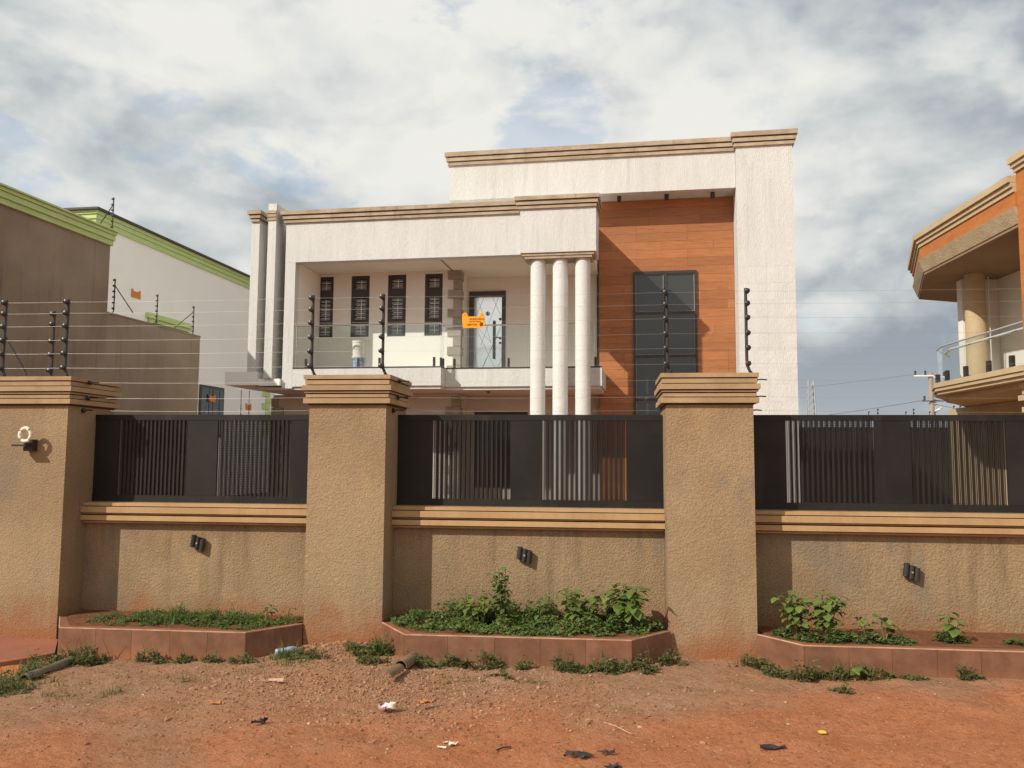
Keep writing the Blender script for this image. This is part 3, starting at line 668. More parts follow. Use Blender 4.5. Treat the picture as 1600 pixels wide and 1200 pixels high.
plant('broadleaf_plant', 'tallest bright green plant of the right planter', 1.78, -.13, .175, .37, 7, 84, .092, 'leaf', .17, 8, grp=G)
plant('seedling', 'small light green seedling just right of the tallest plant, right planter', 2.06, -.15, .175, .19, 2, 10, .085, 'leaf', .05, 9, grp=G)
plant('seedling', 'small light green seedling near the middle of the right planter', 2.24, -.15, .175, .19, 2, 11, .09, 'leaf', .05, 10, grp=G)
plant('seedling', 'single green plant on bare soil below the right wall light', 2.79, -.12, .175, .22, 3, 18, .10, 'leaf', .07, 11, grp=G)
plant('seedling', 'tiny seedling at the right photo edge in the right planter', 3.3, -.15, .175, .05, 2, 8, .05, 'leaf_dark', .08, 12, grp=G)
plant('seedling', 'pale broad-leaved seedling in the left planter, near the second pillar', -3.15, .1, .15, .12, 2, 9, .075, 'leaf_dark', .1, 13, grp=G)
plant('seedling', 'small seedling at the right end of the left planter', -2.93, .12, .15, .11, 1, 5, .06, 'leaf_dark', .06, 15, grp=G)
plant('seedling', 'bright green weed growing on the ground against the right planter', 1.9, -.5, gz(1.9, -.5), .13, 3, 20, .07, 'leaf', .05, 16, grp=G)

# ------------------------------------------------------------------ rubble and litter
V, F = [], []
ico = bmesh.new(); bmesh.ops.create_icosphere(ico, subdivisions=1, radius=1); IV = [v.co.copy() for v in ico.verts]; IF = [[v.index for v in f.verts] for f in ico.faces]; ico.free()
def stone(x, y, r, V, F, z=None):
    i = len(V); rot = Matrix.Rotation(random.uniform(0, 6.3), 3, 'Z') @ Matrix.Rotation(random.uniform(-.5, .5), 3, 'X'); sc = Vector((random.uniform(.7, 1.4), random.uniform(.6, 1.1), random.uniform(.4, .8)))
    z = gz(x, y) if z is None else z
    for v in IV: 
        q_ = rot @ Vector((v.x * sc.x, v.y * sc.y, v.z * sc.z)) * r * random.uniform(.82, 1.15); V.append((x + q_.x, y + q_.y, z + r * .15 + q_.z))
    F.extend([[i + k for k in f] for f in IF])
for _ in range(11000):
    if random.random() < .85: x, y = random.gauss(-1.6, .95), random.gauss(-1.2, .52)
    else: x, y = random.uniform(-5, 3.2), random.uniform(-2.9, -.5)
    if ground_z(x, y) is None or y > -.02 or y < -3.2: continue
    stone(x, y, min(.03, random.lognormvariate(-5.1, .45)), V, F)
for _ in range(260): stone(random.gauss(-2.35, .26), -abs(random.gauss(.08, .12)) - .01, random.uniform(.008, .024), V, F)
o = raw('rubble', V, F, 'stone'); o['kind'] = 'stuff'; o['label'] = 'small broken stones and clods scattered on the verge'

def strewn(name, label, cat, x, y, rz=0, grp=None, dz=0): return thing(name, label, cat, (x, y, gz(x, y) + dz), rz, grp)
# plastic bottle
t = strewn('plastic_bottle', 'crushed clear plastic bottle lying by the corner of left planter', 'bottle', -2.77, -.30, R(50), dz=.04)
MB().lathe(((.006, -.11), (.03, -.105), (.033, -.06), (.028, -.02), (.034, .02), (.032, .06), (.015, .09), (.013, .105)), (0, 0, 0), 12, 'X').build('bottle_body', 'water_plastic', t, smooth=True)
MB().lathe(((.015, .106), (.015, .122)), (0, 0, 0), 10, 'X').build('bottle_cap', 'foil', t)
# waste pipe with split mouth by the middle planter
t = strewn('waste_pipe', 'broken brown-grey waste pipe poking out at left front of middle planter', 'pipe', -1.60, -.62, R(-97), dz=.035)
mb = MB(); mb.lathe(((.052, -.06), (.052, .24), (.046, .24), (.046, -.06)), (0, 0, 0), 18, 'X', R(-20), R(250)); mb.build('pipe_body', 'pipe_brown', t, smooth=40)
mb = MB(); mb.lathe(((.052, .27), (.066, .58), (.061, .58), (.047, .27)), (0, 0, -.02), 9, 'X', R(20), R(130)); mb.build('pipe_shard', 'pipe_brown', t, smooth=40)
# pale grey pipe at left
t = strewn('drain_pipe', 'grey plastic drain pipe lying on grass near the left planter', 'pipe', -4.49, -1.0, R(-86), dz=.008)
MB().lathe(((.039, -.32), (.039, .05), (.034, .05), (.034, -.32)), (0, 0, 0), 18, 'X').build('pipe_body', 'pipe', t, smooth=40)
MB().lathe(((.044, .03), (.048, .33), (.043, .33), (.039, .03)), (0, 0, .002), 18, 'X', R(10), R(190)).build('pipe_socket', 'pipe', t, smooth=40)
t = strewn('drink_packet', 'torn silver and red drink packet on the rubble', 'litter', -1.50, -1.80, R(15), dz=.012)
def crumple(n, sx_, sy_, h, seed, rag=.3):
    rd = random.Random(seed); mb = MB(); G_ = []
    for j in range(n):
        G_.append([mb.bm.verts.new((sx_ * (i / (n - 1) - .5 + rd.uniform(-rag, rag) / n), sy_ * (j / (n - 1) - .5 + rd.uniform(-rag, rag) / n), rd.uniform(0, h))) for i in range(n)])
    for j in range(n - 1):
        for i in range(n - 1):
            if (i in (0, n - 2) or j in (0, n - 2)) and rd.random() < rag: continue
            mb.bm.faces.new((G_[j][i], G_[j][i + 1], G_[j + 1][i + 1], G_[j + 1][i]))
    mb.bm.normal_update()
    bmesh.ops.solidify(mb.bm, geom=mb.bm.faces[:], thickness=.003); return mb
crumple(5, .085, .06, .045, 1).build('packet_body', 'foil', t)
MB().lathe(((.002, -.002), (.022, 0), (.024, .03), (.02, .034)), (.05, -.01, .01), 12).build('packet_cup', 'paper', t)
crumple(3, .035, .03, .02, 2, 0).build('red_print', 'red_print', t, loc=(-.005, -.035, .012))
for k, (nm, mt_, x, y, sx_, sy_, h, lab, cat) in enumerate((
    ('plastic_scrap', 'rag', -2.2, -2.22, .11, .07, .05, 'dark crumpled plastic scrap on the red earth, lower left', 'litter'),
    ('rag_scrap', 'rag', -.175, -2.46, .16, .07, .03, 'black rag trodden into the track, left of its two neighbours', 'rag'),
    ('rag_scrap', 'rag', -.02, -2.37, .10, .03, .025, 'thin black rag strip above and between the other rags', 'rag'),
    ('rag_scrap', 'rag', .02, -2.57, .10, .05, .03, 'black rag scrap nearest the bottom photo edge', 'rag'),
    ('rag_scrap', 'rag', .98, -2.10, .16, .05, .025, 'long black rag scrap lying alone on the right of the track', 'rag'),
    ('paper_scrap', 'paper', -.99, -2.40, .05, .03, .012, 'pale paper scrap, lower left of the three white scraps', 'litter'),
    ('paper_scrap', 'paper', -.935, -2.34, .055, .05, .02, 'largest white scrap lying right of the two other white scraps', 'litter'),
    ('paper_scrap', 'paper', -.985, -2.31, .03, .025, .015, 'small white scrap at the back of the three white scraps', 'litter'),
    ('sweet_wrapper', 'orange_paper', -2.70, -1.80, .09, .04, .02, 'torn orange wrapper on bare earth at left', 'litter'),
    ('leaf_litter', 'stick', -2.5, -1.27, .17, .07, .02, 'dry pale husk lying on rubble below the left planter', 'litter'),
    ('cardboard_scrap', 'orange_paper', -1.28, -1.55, .09, .08, .012, 'flat reddish card scrap beside the silver packet', 'litter'),
    ('fallen_leaf', 'yellow_leaf', 1.34, -1.78, .045, .035, .015, 'fallen yellow leaf on the right of the track', 'leaf'),
    ('fallen_leaf', 'yellow_leaf', -2.0, -.5, .04, .03, .015, 'pale yellow leaf in the grass tuft beside the second pillar', 'leaf'))):
    t = strewn(nm, lab, cat, x, y, random.uniform(-.3, .5), dz=.006)
    crumple(5 if sx_ > .06 else 4, sx_, sy_, h, 20 + k, .35).build('scrap_sheet', mt_, t)
t = strewn('dry_stick', 'thin pale dry stick lying on the red track', 'stick', .05, -1.9, 0, dz=.012)
MB().tube(((-.085, .1, 0), (-.01, .02, .004), (.085, -.11, 0)), .004, 6, .003).build('stick_rod', 'stick', t)
t = strewn('wood_sliver', 'short brown wood sliver near the silver packet', 'stick', -1.19, -1.66, R(35), dz=.008)
MB().box(-.075, .075, -.008, .008, -.004, .004).build('sliver', 'pipe_brown', t)
t = strewn('dark_stick', 'dark twig lying near the bottom edge, right of the white scraps', 'stick', -.62, -2.4, R(40), dz=.008)
MB().tube(((-.05, 0, 0), (.0, .008, .004), (.05, 0, 0)), .005, 6).build('stick_rod', 'rag', t)

# ------------------------------------------------------------------ the white house
H = thing('white_house', 'two-storey white modern house with glass balcony, round columns and brown plank panel', 'house', (-7.192, 11.0, 0), R(-3))
def hp(name, mat, *a, bevel=.006, par=None): return bx(name, mat, par or H, *a, bevel=bevel)
def cornice_run(x0, x1, y0, y1, z0, z1, par=None):
    """three stacked mouldings along a parapet top"""
    h = z1 - z0
    for a, b_, e_, bv, sg in ((0, .24, .045, .02, 3), (.31, .60, .075, .033, 3), (.67, 1., .11, .008, 1)):
        MB().box(x0 - e_, x1 + e_, y0 - e_, y1, z0 + a * h, z0 + b_ * h).build('cornice', 'cornice', par or H, bv, sg)
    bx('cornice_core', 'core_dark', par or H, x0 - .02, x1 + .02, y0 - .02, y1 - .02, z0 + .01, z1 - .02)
# main solid behind
hp('rear_block', 'white_plain', -1.0, 11.2, 2.62, 10, 0, 7.02, bevel=0)
hp('upper_block', 'white_plain', 3.42, 11.2, 2.3, 10, 7.03, 8.7, bevel=0)
# left balcony surround
hp('pier', 'white_stucco', -.25, 0, 0, .22, 3.2, 6.13)
hp('fascia', 'white_stucco', -.25, 5.34, 0, .25, 6.132, 7.06)
hp('side_wall', 'white_smooth', -.25, 0, .222, 1.5, 3.66, 6.16)
hp('ceiling', 'ceiling', -.24, 6.84, .252, 2.4, 6.165, 6.3, bevel=0)
hp('parapet_fill', 'white_plain', -.24, 6.61, .26, 2.6, 6.302, 7.0, bevel=0)
cornice_run(-.25, 5.30, 0, .3, 7.06, 7.33)
# window wall and its four slit windows
WX = ((-.10, .345), (.805, 1.279), (1.745, 2.212), (2.685, 3.131))
wall_holes(MB(), -.95, 3.56, 3.66, 6.163, 1.502, 1.68, [(a, b_, 4.58, 6.11) for a, b_ in WX]).build('window_wall', 'white_smooth', H)
for a, b_ in WX:
    fr = MB(); wall_holes(fr, a + .004, b_ - .004, 4.584, 6.106, 1.53, 1.60, [(a + .085, b_ - .085, 5.76, 6.02), (a + .085, b_ - .085, 5.00, 5.55), (a + .085, b_ - .085, 4.63, 4.93)])
    fo = fr.build('window', 'frame_dark', H, .003)
    for z0, z1, nb in ((5.76, 6.02, 2), (5.00, 5.55, 5), (4.63, 4.93, 2)):
        bx('pane', 'pane', fo, a + .08, b_ - .08, 1.585, 1.592, z0 - .004, z1 + .004)
        n = max(3, round((z1 - z0) / .085))
        for k in range(n):
            zc = z0 + (k + .5) * (z1 - z0) / n
            lv = MB(); lv.box(-(b_ - a) / 2 + .09, (b_ - a) / 2 - .09, -.002, .002, -.034, .034); ob = lv.build('louvre_blade', 'louvre', fo, loc=((a + b_) / 2, 1.568, zc)); ob.rotation_euler = (R(-28), 0, 0)
        cx = (a + b_) / 2 + .02
        MB().box(cx - .007, cx + .007, 1.536, 1.548, z0 + .02, z1 - .02).build('burglar_bar', 'bar_white', fo)
        for k in range(nb):
            zc = z0 + (k + .7) * (z1 - z0) / (nb + .4); MB().box(cx - .11, cx + .11, 1.538, 1.546, zc - .006, zc + .006).build('burglar_bar', 'bar_white', fo)
# corner return, door wall, quoins
hp('return_wall', 'white_smooth', 3.38, 3.56, 1.682, 2.4, 3.66, 6.163, bevel=0)
wall_holes(MB(), 3.40, 6.80, 3.66, 6.163, 2.402, 2.6, [(3.60, 4.53, 3.662, 5.815)]).build('door_wall', 'white_smooth', H)
z = 6.15; k = 0
while z > 3.75:
    lo = k % 2 == 0; hq = .215 if lo else .245
    MB().box(3.27 if lo else 3.41, 3.60, 1.465, 1.50 + (.26 if lo else .14), z - hq + .006, z - .006).build('quoin', 'quoin', H, .008); z -= hq; k += 1
z = 3.1; k = 0
while z > .2:
    lo = k % 2 == 1; hq = .215 if lo else .245
    MB().box(3.25 if lo else 3.39, 3.60, 1.465, 1.50 + (.26 if lo else .14), z - hq + .006, z - .006).build('quoin', 'quoin', H, .008)
    MB().box(-1.19, -.87 if lo else -1.01, 1.465, 1.76 if lo else 1.62, z - hq + .006, z - .006).build('quoin', 'quoin', H, .008); z -= hq; k += 1
# balcony door
D = MB(); wall_holes(D, 3.604, 4.526, 3.668, 5.811, 2.36, 2.50, [(3.722, 4.438, 3.70, 5.665)]); D = D.build('balcony_door', 'door_grey', H, .004)
bx('door_leaf', 'door_white', D, 3.725, 4.435, 2.395, 2.44, 3.703, 5.662)
def line(x0, z0, x1, z1): MB().tube(((x0, 2.3935, z0), (x1, 2.3935, z1)), .0035, 4).build('inlay_line', 'frame_dark', D)
L0, L1, z0, z1 = 3.725, 4.435, 3.71, 5.655
for (u0, v0, u1, v1) in ((.12, 1, .62, .41), (.35, 1, 0, .7), (.66, 1, 1, .73), (.88, 1, .25, .38), (.62, .41, .08, .63), (1, .66, .3, .06), (.08, .60, .84, .02), (.22, .02, .98, .60), (0, .28, .22, .02), (.78, .02, 1, .2)):
    line(L0 + (L1 - L0) * u0, z0 + (z1 - z0) * v0, L0 + (L1 - L0) * u1, z0 + (z1 - z0) * v1)
bx('pull_bar', 'frame_dark', D, 4.215, 4.275, 2.345, 2.372, 4.10, 5.06, .005)
for zz in (4.2, 4.96): bx('bar_mount', 'frame_dark', D, 4.232, 4.258, 2.372, 2.394, zz, zz + .03)
MB().lathe(((.033, 0), (.033, .02)), (4.395, 2.374, 5.10), 14, 'Y').build('lock', 'insul', D)
MB().lathe(((.03, 0), (.03, .02)), (4.395, 2.374, 4.62), 14, 'Y').build('lock', 'insul', D)
MB().lathe(((.03, 0), (.03, .02)), (4.395, 2.374, 4.50), 14, 'Y').build('lock', 'insul', D)
MB().tube(((4.395, 2.36, 4.62), (4.30, 2.355, 4.645)), .011, 8).build('lever_handle', 'insul', D)
MB().lathe(((.052, 0), (.052, .016)), (4.075, 2.376, 5.245), 20, 'Y').build('knocker', 'insul', D)
for dx_ in (-.022, .022): bx('knocker_inset', 'steel', D, 4.075 + dx_ - .006, 4.075 + dx_ + .006, 2.373, 2.3755, 5.215, 5.275)
# balcony slabs
hp('balcony_slab', 'white_stucco', -.25, 3.50, 0.003, 1.49, 3.24, 3.64)
hp('balcony_slab', 'white_stucco', 3.502, 7.04, .40, 2.39, 3.24, 3.638)
hp('slab_soffit', 'pink_wall', -.9, 3.48, .05, 2.6, 3.17, 3.237, bevel=0)
hp('slab_soffit', 'pink_wall', 3.49, 7.0, .45, 2.6, 3.171, 3.237, bevel=0)
hp('base_channel', 'frame_dark', 0.002, 3.50, .004, .1, 3.642, 3.675, bevel=0)
hp('base_channel', 'frame_dark', 3.42, 3.499, .101, .40, 3.642, 3.673, bevel=0)
hp('base_channel', 'frame_dark', 3.503, 7.04, .401, .5, 3.641, 3.675, bevel=0)
hp('balcony_floor', 'pink_wall', 0, 3.41, .11, 1.5, 3.643, 3.66, bevel=0)
hp('balcony_floor', 'pink_wall', 3.57, 7.03, .51, 2.4, 3.643, 3.66, bevel=0)
# glass railing
def gpane(x0, x1, y0, y1): bx('glass_panel', 'glass', H, x0, x1, y0, y1, 3.69, 4.625)
gpane(.07, 1.75, .046, .056); gpane(1.765, 3.455, .046, .056); gpane(3.456, 3.466, .06, .44)
gpane(3.48, 5.33, .446, .456); gpane(5.345, 6.86, .446, .456)
for a in (((.05, .051, 4.64), (3.461, .051, 4.64), (3.461, .451, 4.64), (6.87, .451, 4.64)),):
    MB().tube(a, .017, 6).build('top_rail', 'steel', H)
hp('rail_end', 'steel', .045, .065, .044, .058, 3.68, 4.63, bevel=0); hp('rail_end', 'steel', 6.864, 6.876, .444, .458, 3.68, 4.63, bevel=0)
for x in (.30, 1.56, 2.06, 3.33): MB().box(x - .025, x + .025, .028, .074, 3.66, 3.88).build('spigot', 'black', H, .008)
for y in (.15, .35): MB().box(3.44, 3.485, y - .025, y + .025, 3.66, 3.88).build('spigot', 'black', H, .008)
for x in (3.70, 4.95, 5.75, 6.90): MB().box(x - .025, x + .025, .428, .474, 3.66, 3.88).build('spigot', 'black', H, .008)
# projecting box over the columns, capital, columns of stacked drums
hp('portico_box', 'white_stucco', 5.345, 6.98, -.5, .34, 6.04, 7.02)
cornice_run(5.345, 6.95, -.5, .34, 7.0, 7.26)
hp('portico_return', 'white_plain', 6.62, 6.84, .342, 2.02, 6.31, 7.24, bevel=0)
hp('capital', 'cornice', 5.38, 6.93, -.47, .12, 5.98, 6.038, bevel=.01)
hp('capital', 'cornice', 5.43, 6.89, -.45, .09, 5.92, 5.978, bevel=.01)
drum_me = [MB().lathe(((.1595, .0), (.1625, .0025), (.1625, .3075), (.1595, .31)), (0, 0, 0), 32).mesh('drum', 'col_white', smooth=30) for _ in (0,)][0]
for cx, off in ((5.705, .0), (6.19, .11), (6.675, .04)):
    c0 = MB().lathe(((.15, 0), (.15, 5.92)), (cx, -.24, 0), 16).build('column', 'core_dark', H)
    for k in range(20):
        zz = 5.918 - off - .31 * (k + 1)
        if zz < -.1: continue
        link('drum', drum_me, c0, (cx, -.24, zz), (0, 0, random.uniform(0, 6)))
    if off: MB().lathe(((.1625, 5.92 - off + .001), (.1625, 5.919)), (cx, -.24, 0), 32).build('drum', 'col_white', c0, smooth=30)
# fins at the left end and the ledge below
hp('fin', 'white_stucco', -1.04, -.84, -.15, 1.5, 3.575, 7.08); cornice_run(-1.0, -.88, -.15, 1.5, 7.08, 7.33)
hp('fin', 'white_stucco', -.635, -.435, -.15, 1.5, 3.42, 7.50)
for a, b_, e_ in ((7.10, 7.17, .02), (7.18, 7.25, .035), (7.26, 7.33, .05)): hp('cornice', 'cornice', -.635 - .02, -.435 + .01, -.15 - e_, -.151, a, b_, bevel=.01)
hp('ledge_slab', 'white_plain', -1.57, -.78, -.16, 1.5, 3.27, 3.572)
hp('ledge_slab', 'white_plain', -.778, -.26, -.1, 1.48, 3.26, 3.415)
# ground floor walls, with windows seen through the screens
wall_holes(MB(), -1.15, 3.56, 0, 3.165, 1.5, 1.68, [(.6, 2.4, .9, 2.45)]).build('ground_floor_wall', 'pink_wall', H)
wall_holes(MB(), 3.40, 6.86, 0, 3.165, 2.4, 2.6, [(3.75, 5.1, .9, 2.78)]).build('ground_floor_wall', 'pink_wall', H)
hp('return_wall', 'pink_wall', 3.38, 3.56, 1.682, 2.398, 0, 3.165, bevel=0)
hp('side_wall', 'white_plain', -1.15, -.97, 1.682, 9.9, 0, 3.165, bevel=0)
for a, b_, y, z0, z1 in ((.604, 2.396, 1.52, .904, 2.446), (3.754, 5.096, 2.42, .904, 2.776)):
    cx = (a + b_) / 2; fo = MB(); wall_holes(fo, a, b_, z0, z1, y, y + .07, [(a + .06, cx - .03, z0 + .06, z1 - .06), (cx + .03, b_ - .06, z0 + .06, z1 - .06)]); fo = fo.build('window', 'frame_dark', H)
    bx('pane', 'pane', fo, a + .05, cx - .02, y + .04, y + .046, z0 + .05, z1 - .05); bx('pane', 'pane', fo, cx + .02, b_ - .05, y + .04, y + .046, z0 + .05, z1 - .05)
# upper right: tower, beam, plank panel and tall window
hp('beam', 'white_stucco', 3.31, 10.055, 1.35, 2.28, 7.86, 8.72)
cornice_run(3.31, 10.00, 1.35, 2.6, 8.72, 9.03)
hp('beam_end_wall', 'white_plain', 3.32, 3.45, 2.282, 9.9, 7.04, 8.72, bevel=0)
hp('tower', 'white_stucco', 10.06, 11.30, 1.2, 10.02, 0, 8.76)
cornice_run(10.06, 11.30, 1.2, 2.6, 8.76, 9.08)
tile_me = MB().box(-.3092, .3092, -.006, 0, -.1892, .1892).mesh('wall_tile', 'white_tile', .001)
for r_ in range(15):
    for c_ in range(2): link('wall_tile', tile_me, H, (10.06 + .31 + .62 * c_, 1.1985, 6.35 - .38 * (r_ + .5)))
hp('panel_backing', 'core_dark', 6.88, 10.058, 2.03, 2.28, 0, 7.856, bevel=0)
rd = random.Random(5); zz = 7.855; ph = .205
WINX = (7.70, 9.185)
plank_me = {}
while zz - ph > -.05:
    x = 6.885 - rd.choice((0, .3, .6, .9))
    while x < 10.05:
        a, b_ = max(x, 6.885), min(x + 1.2, 10.055); x += 1.2
        if b_ - a < .04: continue
        segs = [(a, b_)]
        if .9 < zz - ph and zz < 6.0:
            segs = [s_ for s_ in ((a, min(b_, WINX[0] + .03)), (max(a, WINX[1] - .03), b_)) if s_[1] - s_[0] > .03]
        for u, v_ in segs:
            key = round(v_ - u, 3)
            if key not in plank_me: plank_me[key] = MB().box(-key / 2 + .0018, key / 2 - .0018, -.02, .012, .0018, ph - .0018).mesh('plank', 'wood', .002)
            link('plank', plank_me[key], H, ((u + v_) / 2, 2.016 + rd.uniform(-.0015, .0015), zz - ph))
    zz -= ph
TW = MB(); zs = [6.065, 5.09, 4.06, 3.03, 2.0, 1.0]; holes = []; cxw = (WINX[0] + WINX[1]) / 2
for za, zb in zip(zs, zs[1:]): holes += [(WINX[0] + .055, cxw - .03, zb + .035, za - .035), (cxw + .03, WINX[1] - .055, zb + .035, za - .035)]
wall_holes(TW, WINX[0], WINX[1], .96, 6.10, 1.94, 2.029, holes); TW = TW.build('tall_window', 'black', H, .004)
for h_ in holes:
    cz_ = (h_[2] + h_[3]) / 2; cx_ = (h_[0] + h_[1]) / 2
    pn = MB().box(-(h_[1] - h_[0]) / 2 - .01, (h_[1] - h_[0]) / 2 + .01, -.003, .003, -(h_[3] - h_[2]) / 2 - .01, (h_[3] - h_[2]) / 2 + .01).build('pane', 'pane', TW, loc=(cx_, 1.985, cz_)); pn.rotation_euler = (R(rd.uniform(-.5, .5)), 0, R(rd.uniform(-.6, .6)))
    g_ = MB(); wall_holes(g_, h_[0] + .001, h_[1] - .001, h_[2] + .001, h_[3] - .001, 1.966, 1.976, [(h_[0] + .011, h_[1] - .011, h_[2] + .011, h_[3] - .011)]); g_.build('glazing_bead', 'far_steel', TW)
for x in (7.39, 8.5, 9.56): MB().lathe(((.03, 0), (.05, -.002), (.05, -.13), (.042, -.135)), (x, 1.62, 7.858), 14).build('downlight', 'black', H, smooth=40)
MB().lathe(((.02, 0), (.04, -.002), (.04, -.03)), (4.4, .9, 3.169), 12).build('downlight', 'black', H, smooth=40)
hp('ceiling_line', 'dk_soffit', 3.37, 3.39, .26, 1.46, 6.145, 6.163, bevel=0)
MB().lathe(((.05, -.08), (.055, 0), (.05, .06), (.0, .09)), (3.24, 1.6, 7.75), 12).build('roof_float', 'black', H, smooth=True)
# buckets on the balcony
c3, s3 = math.cos(R(-3)), math.sin(R(-3))
def hw(x, y, z): return (-7.192 + x * c3 - y * s3, 11. + x * s3 + y * c3, z)
t = thing('paint_bucket', 'blue and white paint bucket standing on the balcony floor behind glass', 'bucket', hw(1.36, .62, 3.661))
MB().lathe(((.125, 0), (.14, .26), (.15, .262), (.15, .285), (.13, .29)), (0, 0, 0), 20).build('bucket_body', 'bucket_blue', t, smooth=30)
t = thing('plastic_bucket', 'white plastic bucket stacked on top of the blue bucket', 'bucket', hw(1.345, .62, 3.952))
MB().lathe(((.12, 0), (.15, .0), (.15, .03), (.128, .032), (.142, .36), (.15, .362), (.15, .395), (.13, .40)), (0, 0, 0), 20).build('bucket_body', 'bucket', t, smooth=30)
MB().tube([(math.cos(a) * .153, -math.sin(a) * .153, .30 - .10 * math.sin(a)) for a in [k * math.pi / 10 for k in range(11)]], .003, 5).build('bucket_handle', 'steel', t)

# ------------------------------------------------------------------ left neighbours
def post_small(loc, label, rz=0, brace=False, h=.76, sc=.9):
    t = epost(*loc, label, 1, [.1 + .125 * k for k in range(6)], grp='electric fence posts', rz=rz, up=make_post(h, .04), sc=sc)
    if brace: MB().tube(((0, 0, h * .8), (0, -brace, .0)), .011, 6).build('brace', 'post', t)
    return t
N1 = thing('brown_building', 'unpainted brown rendered building with pale green cornice at far left', 'building', (-10.812, 9.5, 0), R(-4))
bx('side_wall', 'brown_render', N1, -9, 0, -14, -.03, 0, 6.27)
for a, b_, e_ in ((6.21, 6.32, .06), (6.32, 6.43, .10), (6.433, 6.50, .13), (6.503, 6.54, .17)): MB().box(-9, e_, -14, -.03 + e_ * .3, a + .002, b_).build('cornice', 'green', N1, .012, 1)
N2 = thing('yard_wall', 'tall brown rendered yard wall running back from the brown building', 'wall', (-10.812, 9.5, 0), R(-4))
bx('wall_face', 'brown_render', N2, -.22, 0, -.028, 3.68, 0, 4.72)
bx('wall_top', 'brown_render', N2, -.24, .012, -.028, 3.69, 4.722, 4.76)
cN, sN = math.cos(R(-4)), math.sin(R(-4))
def n1(x, y, z): return (-10.812 + x * cN - y * sN, 9.5 + x * sN + y * cN, z)
post_small(n1(.10, .05, 4.74), 'small black fence post at the near end of the brown yard wall', R(-90), -.45)
post_small(n1(-.1, 1.92, 4.76), 'small black fence post midway along the brown yard wall', R(-90))
post_small(n1(-.1, 3.5, 4.76), 'small braced fence post at far end of the brown yard wall', R(-90), .75)
post_small(n1(.02, -.02, 6.54), 'small braced fence post on the green cornice of the brown building', R(-90), .4)
N3 = thing('pale_building', 'white side wall of a neighbouring building with green cornice and quoins', 'building', (-16.159, 17.0, 0), R(-3))
bx('side_wall', 'white_plain', N3, -9, 0, 0, 13.2, 0, 9.0)
for a, b_, e_ in ((8.95, 9.12, .06), (9.12, 9.26, .10), (9.263, 9.38, .14)): MB().box(-9, e_, -e_, 13.2, a + .002, b_).build('cornice', 'green', N3, .02, 1)
bx('roof_edge', 'frame_dark', N3, -9, .24, -.24, 13.2, 9.383, 9.45)
bx('window_hood', 'green', N3, .002, .16, 2.85, 5.75, 6.44, 6.62, .01); bx('window_surround', 'green', N3, .002, .08, 2.98, 5.62, 6.0, 6.438)
fo = bx('window', 'frame_dark', N3, .081, .12, 3.2, 5.4, 5.4, 6.30); bx('pane', 'pane', fo, .121, .125, 3.28, 4.26, 5.48, 6.22); bx('pane', 'pane', fo, .121, .125, 4.34, 5.32, 5.48, 6.22)
fo = bx('window', 'frame_dark', N3, .002, .06, 6.55, 8.4, 2.4, 4.42); bx('pane', 'pane', fo, .061, .066, 6.65, 7.44, 2.5, 4.32); bx('pane', 'pane', fo, .061, .066, 7.52, 8.3, 2.5, 4.32)
for k in range(8):
    y0 = 12.25 if k % 2 == 0 else 11.9
    bx('quoin', 'green', N3, .002, .04, y0 - (0 if k % 2 else 0), y0 + .75, 4.93 - .29 * (k + 1) + .01, 4.93 - .29 * k - .01, .008)
c4, s4 = math.cos(R(-3)), math.sin(R(-3))
def n3(x, y, z): return (-16.159 + x * c4 - y * s4, 17. + x * s4 + y * c4, z)
for (y, z, lab) in ((2.26, 7.13, 'small orange warning plate high on the pale side wall'), (7.35, 3.92, 'small orange warning plate in front of the dark barred window'), (10.63, 3.78, 'small orange warning plate low on the pale wall beside the green quoins')):
    t = thing('wall_notice', lab, 'warning sign', n3(.0 if y != 7.35 else .1, y, z), R(-3), 'orange warning plates on the pale building')
    mb = MB(); mb.box(.004, .012, -.27, .27, -.13, .10); mb.build('plate', 'sign_far', t); 
    bx('plate_ear', 'sign_far', t, .004, .012, -.27, -.15, .10, .16); bx('plate_ear', 'sign_far', t, .004, .012, .15, .27, .10, .16)
post_small(n3(.55, 8.9, 3.02), 'tall thin dark fence post before the pale wall, left of a pair', 0, h=1.35)
post_small(n3(.55, 9.6, 3.02), 'tall thin dark fence post before the pale wall, right of a pair', 0, h=1.4)
post_small(n3(.6, 6.25, 3.02), 'dark braced fence post in front of the dark barred window', 0, .5, h=1.2)

# ------------------------------------------------------------------ right neighbour
Q = thing('curved_house', 'tan neighbouring house at right edge with orange band and rounded glass balcony', 'house', (7.323, 13.0, 0), R(4))
def off_poly(poly, e_): return [(x - e_ * (1 if x < 5.9 and y < 3.4 else 0), y + (e_ * .6 if y > .5 else 0)) for x, y in poly]
ROOF = [(-.02, -4.24), (.06, .0), (1.25, 3.1), (3.4, 3.9), (6., 3.9), (6., -4.24)]
def qp(name, mat, poly, z0, z1, p2=None, bevel=.0, seg=1): return MB().prism(poly, z0, z1, p2).build(name, mat, Q, bevel, seg)
qp('soffit', 'dk_soffit', off_poly(ROOF, -.02), 6.0, 6.06)
qp('roof_skirt', 'beige_rough', off_poly(ROOF, -.0), 6.062, 6.355, off_poly(ROOF, .10))
qp('roof_band', 'orange_clad', off_poly(ROOF, .07), 6.357, 6.64)
for a, b_, e_ in ((6.642, 6.73, .10), (6.735, 6.82, .14), (6.825, 6.95, .19)): qp('cornice', 'beige', off_poly(ROOF, e_), a, b_, bevel=.02 if b_ < 6.9 else .006, seg=2)
SL = [(-.02, -4.24), (.12, -.35), (.45, .5), (.95, 1.25), (2.1, 2.9), (3.5, 4.4), (6, 4.4), (6, -4.24)]
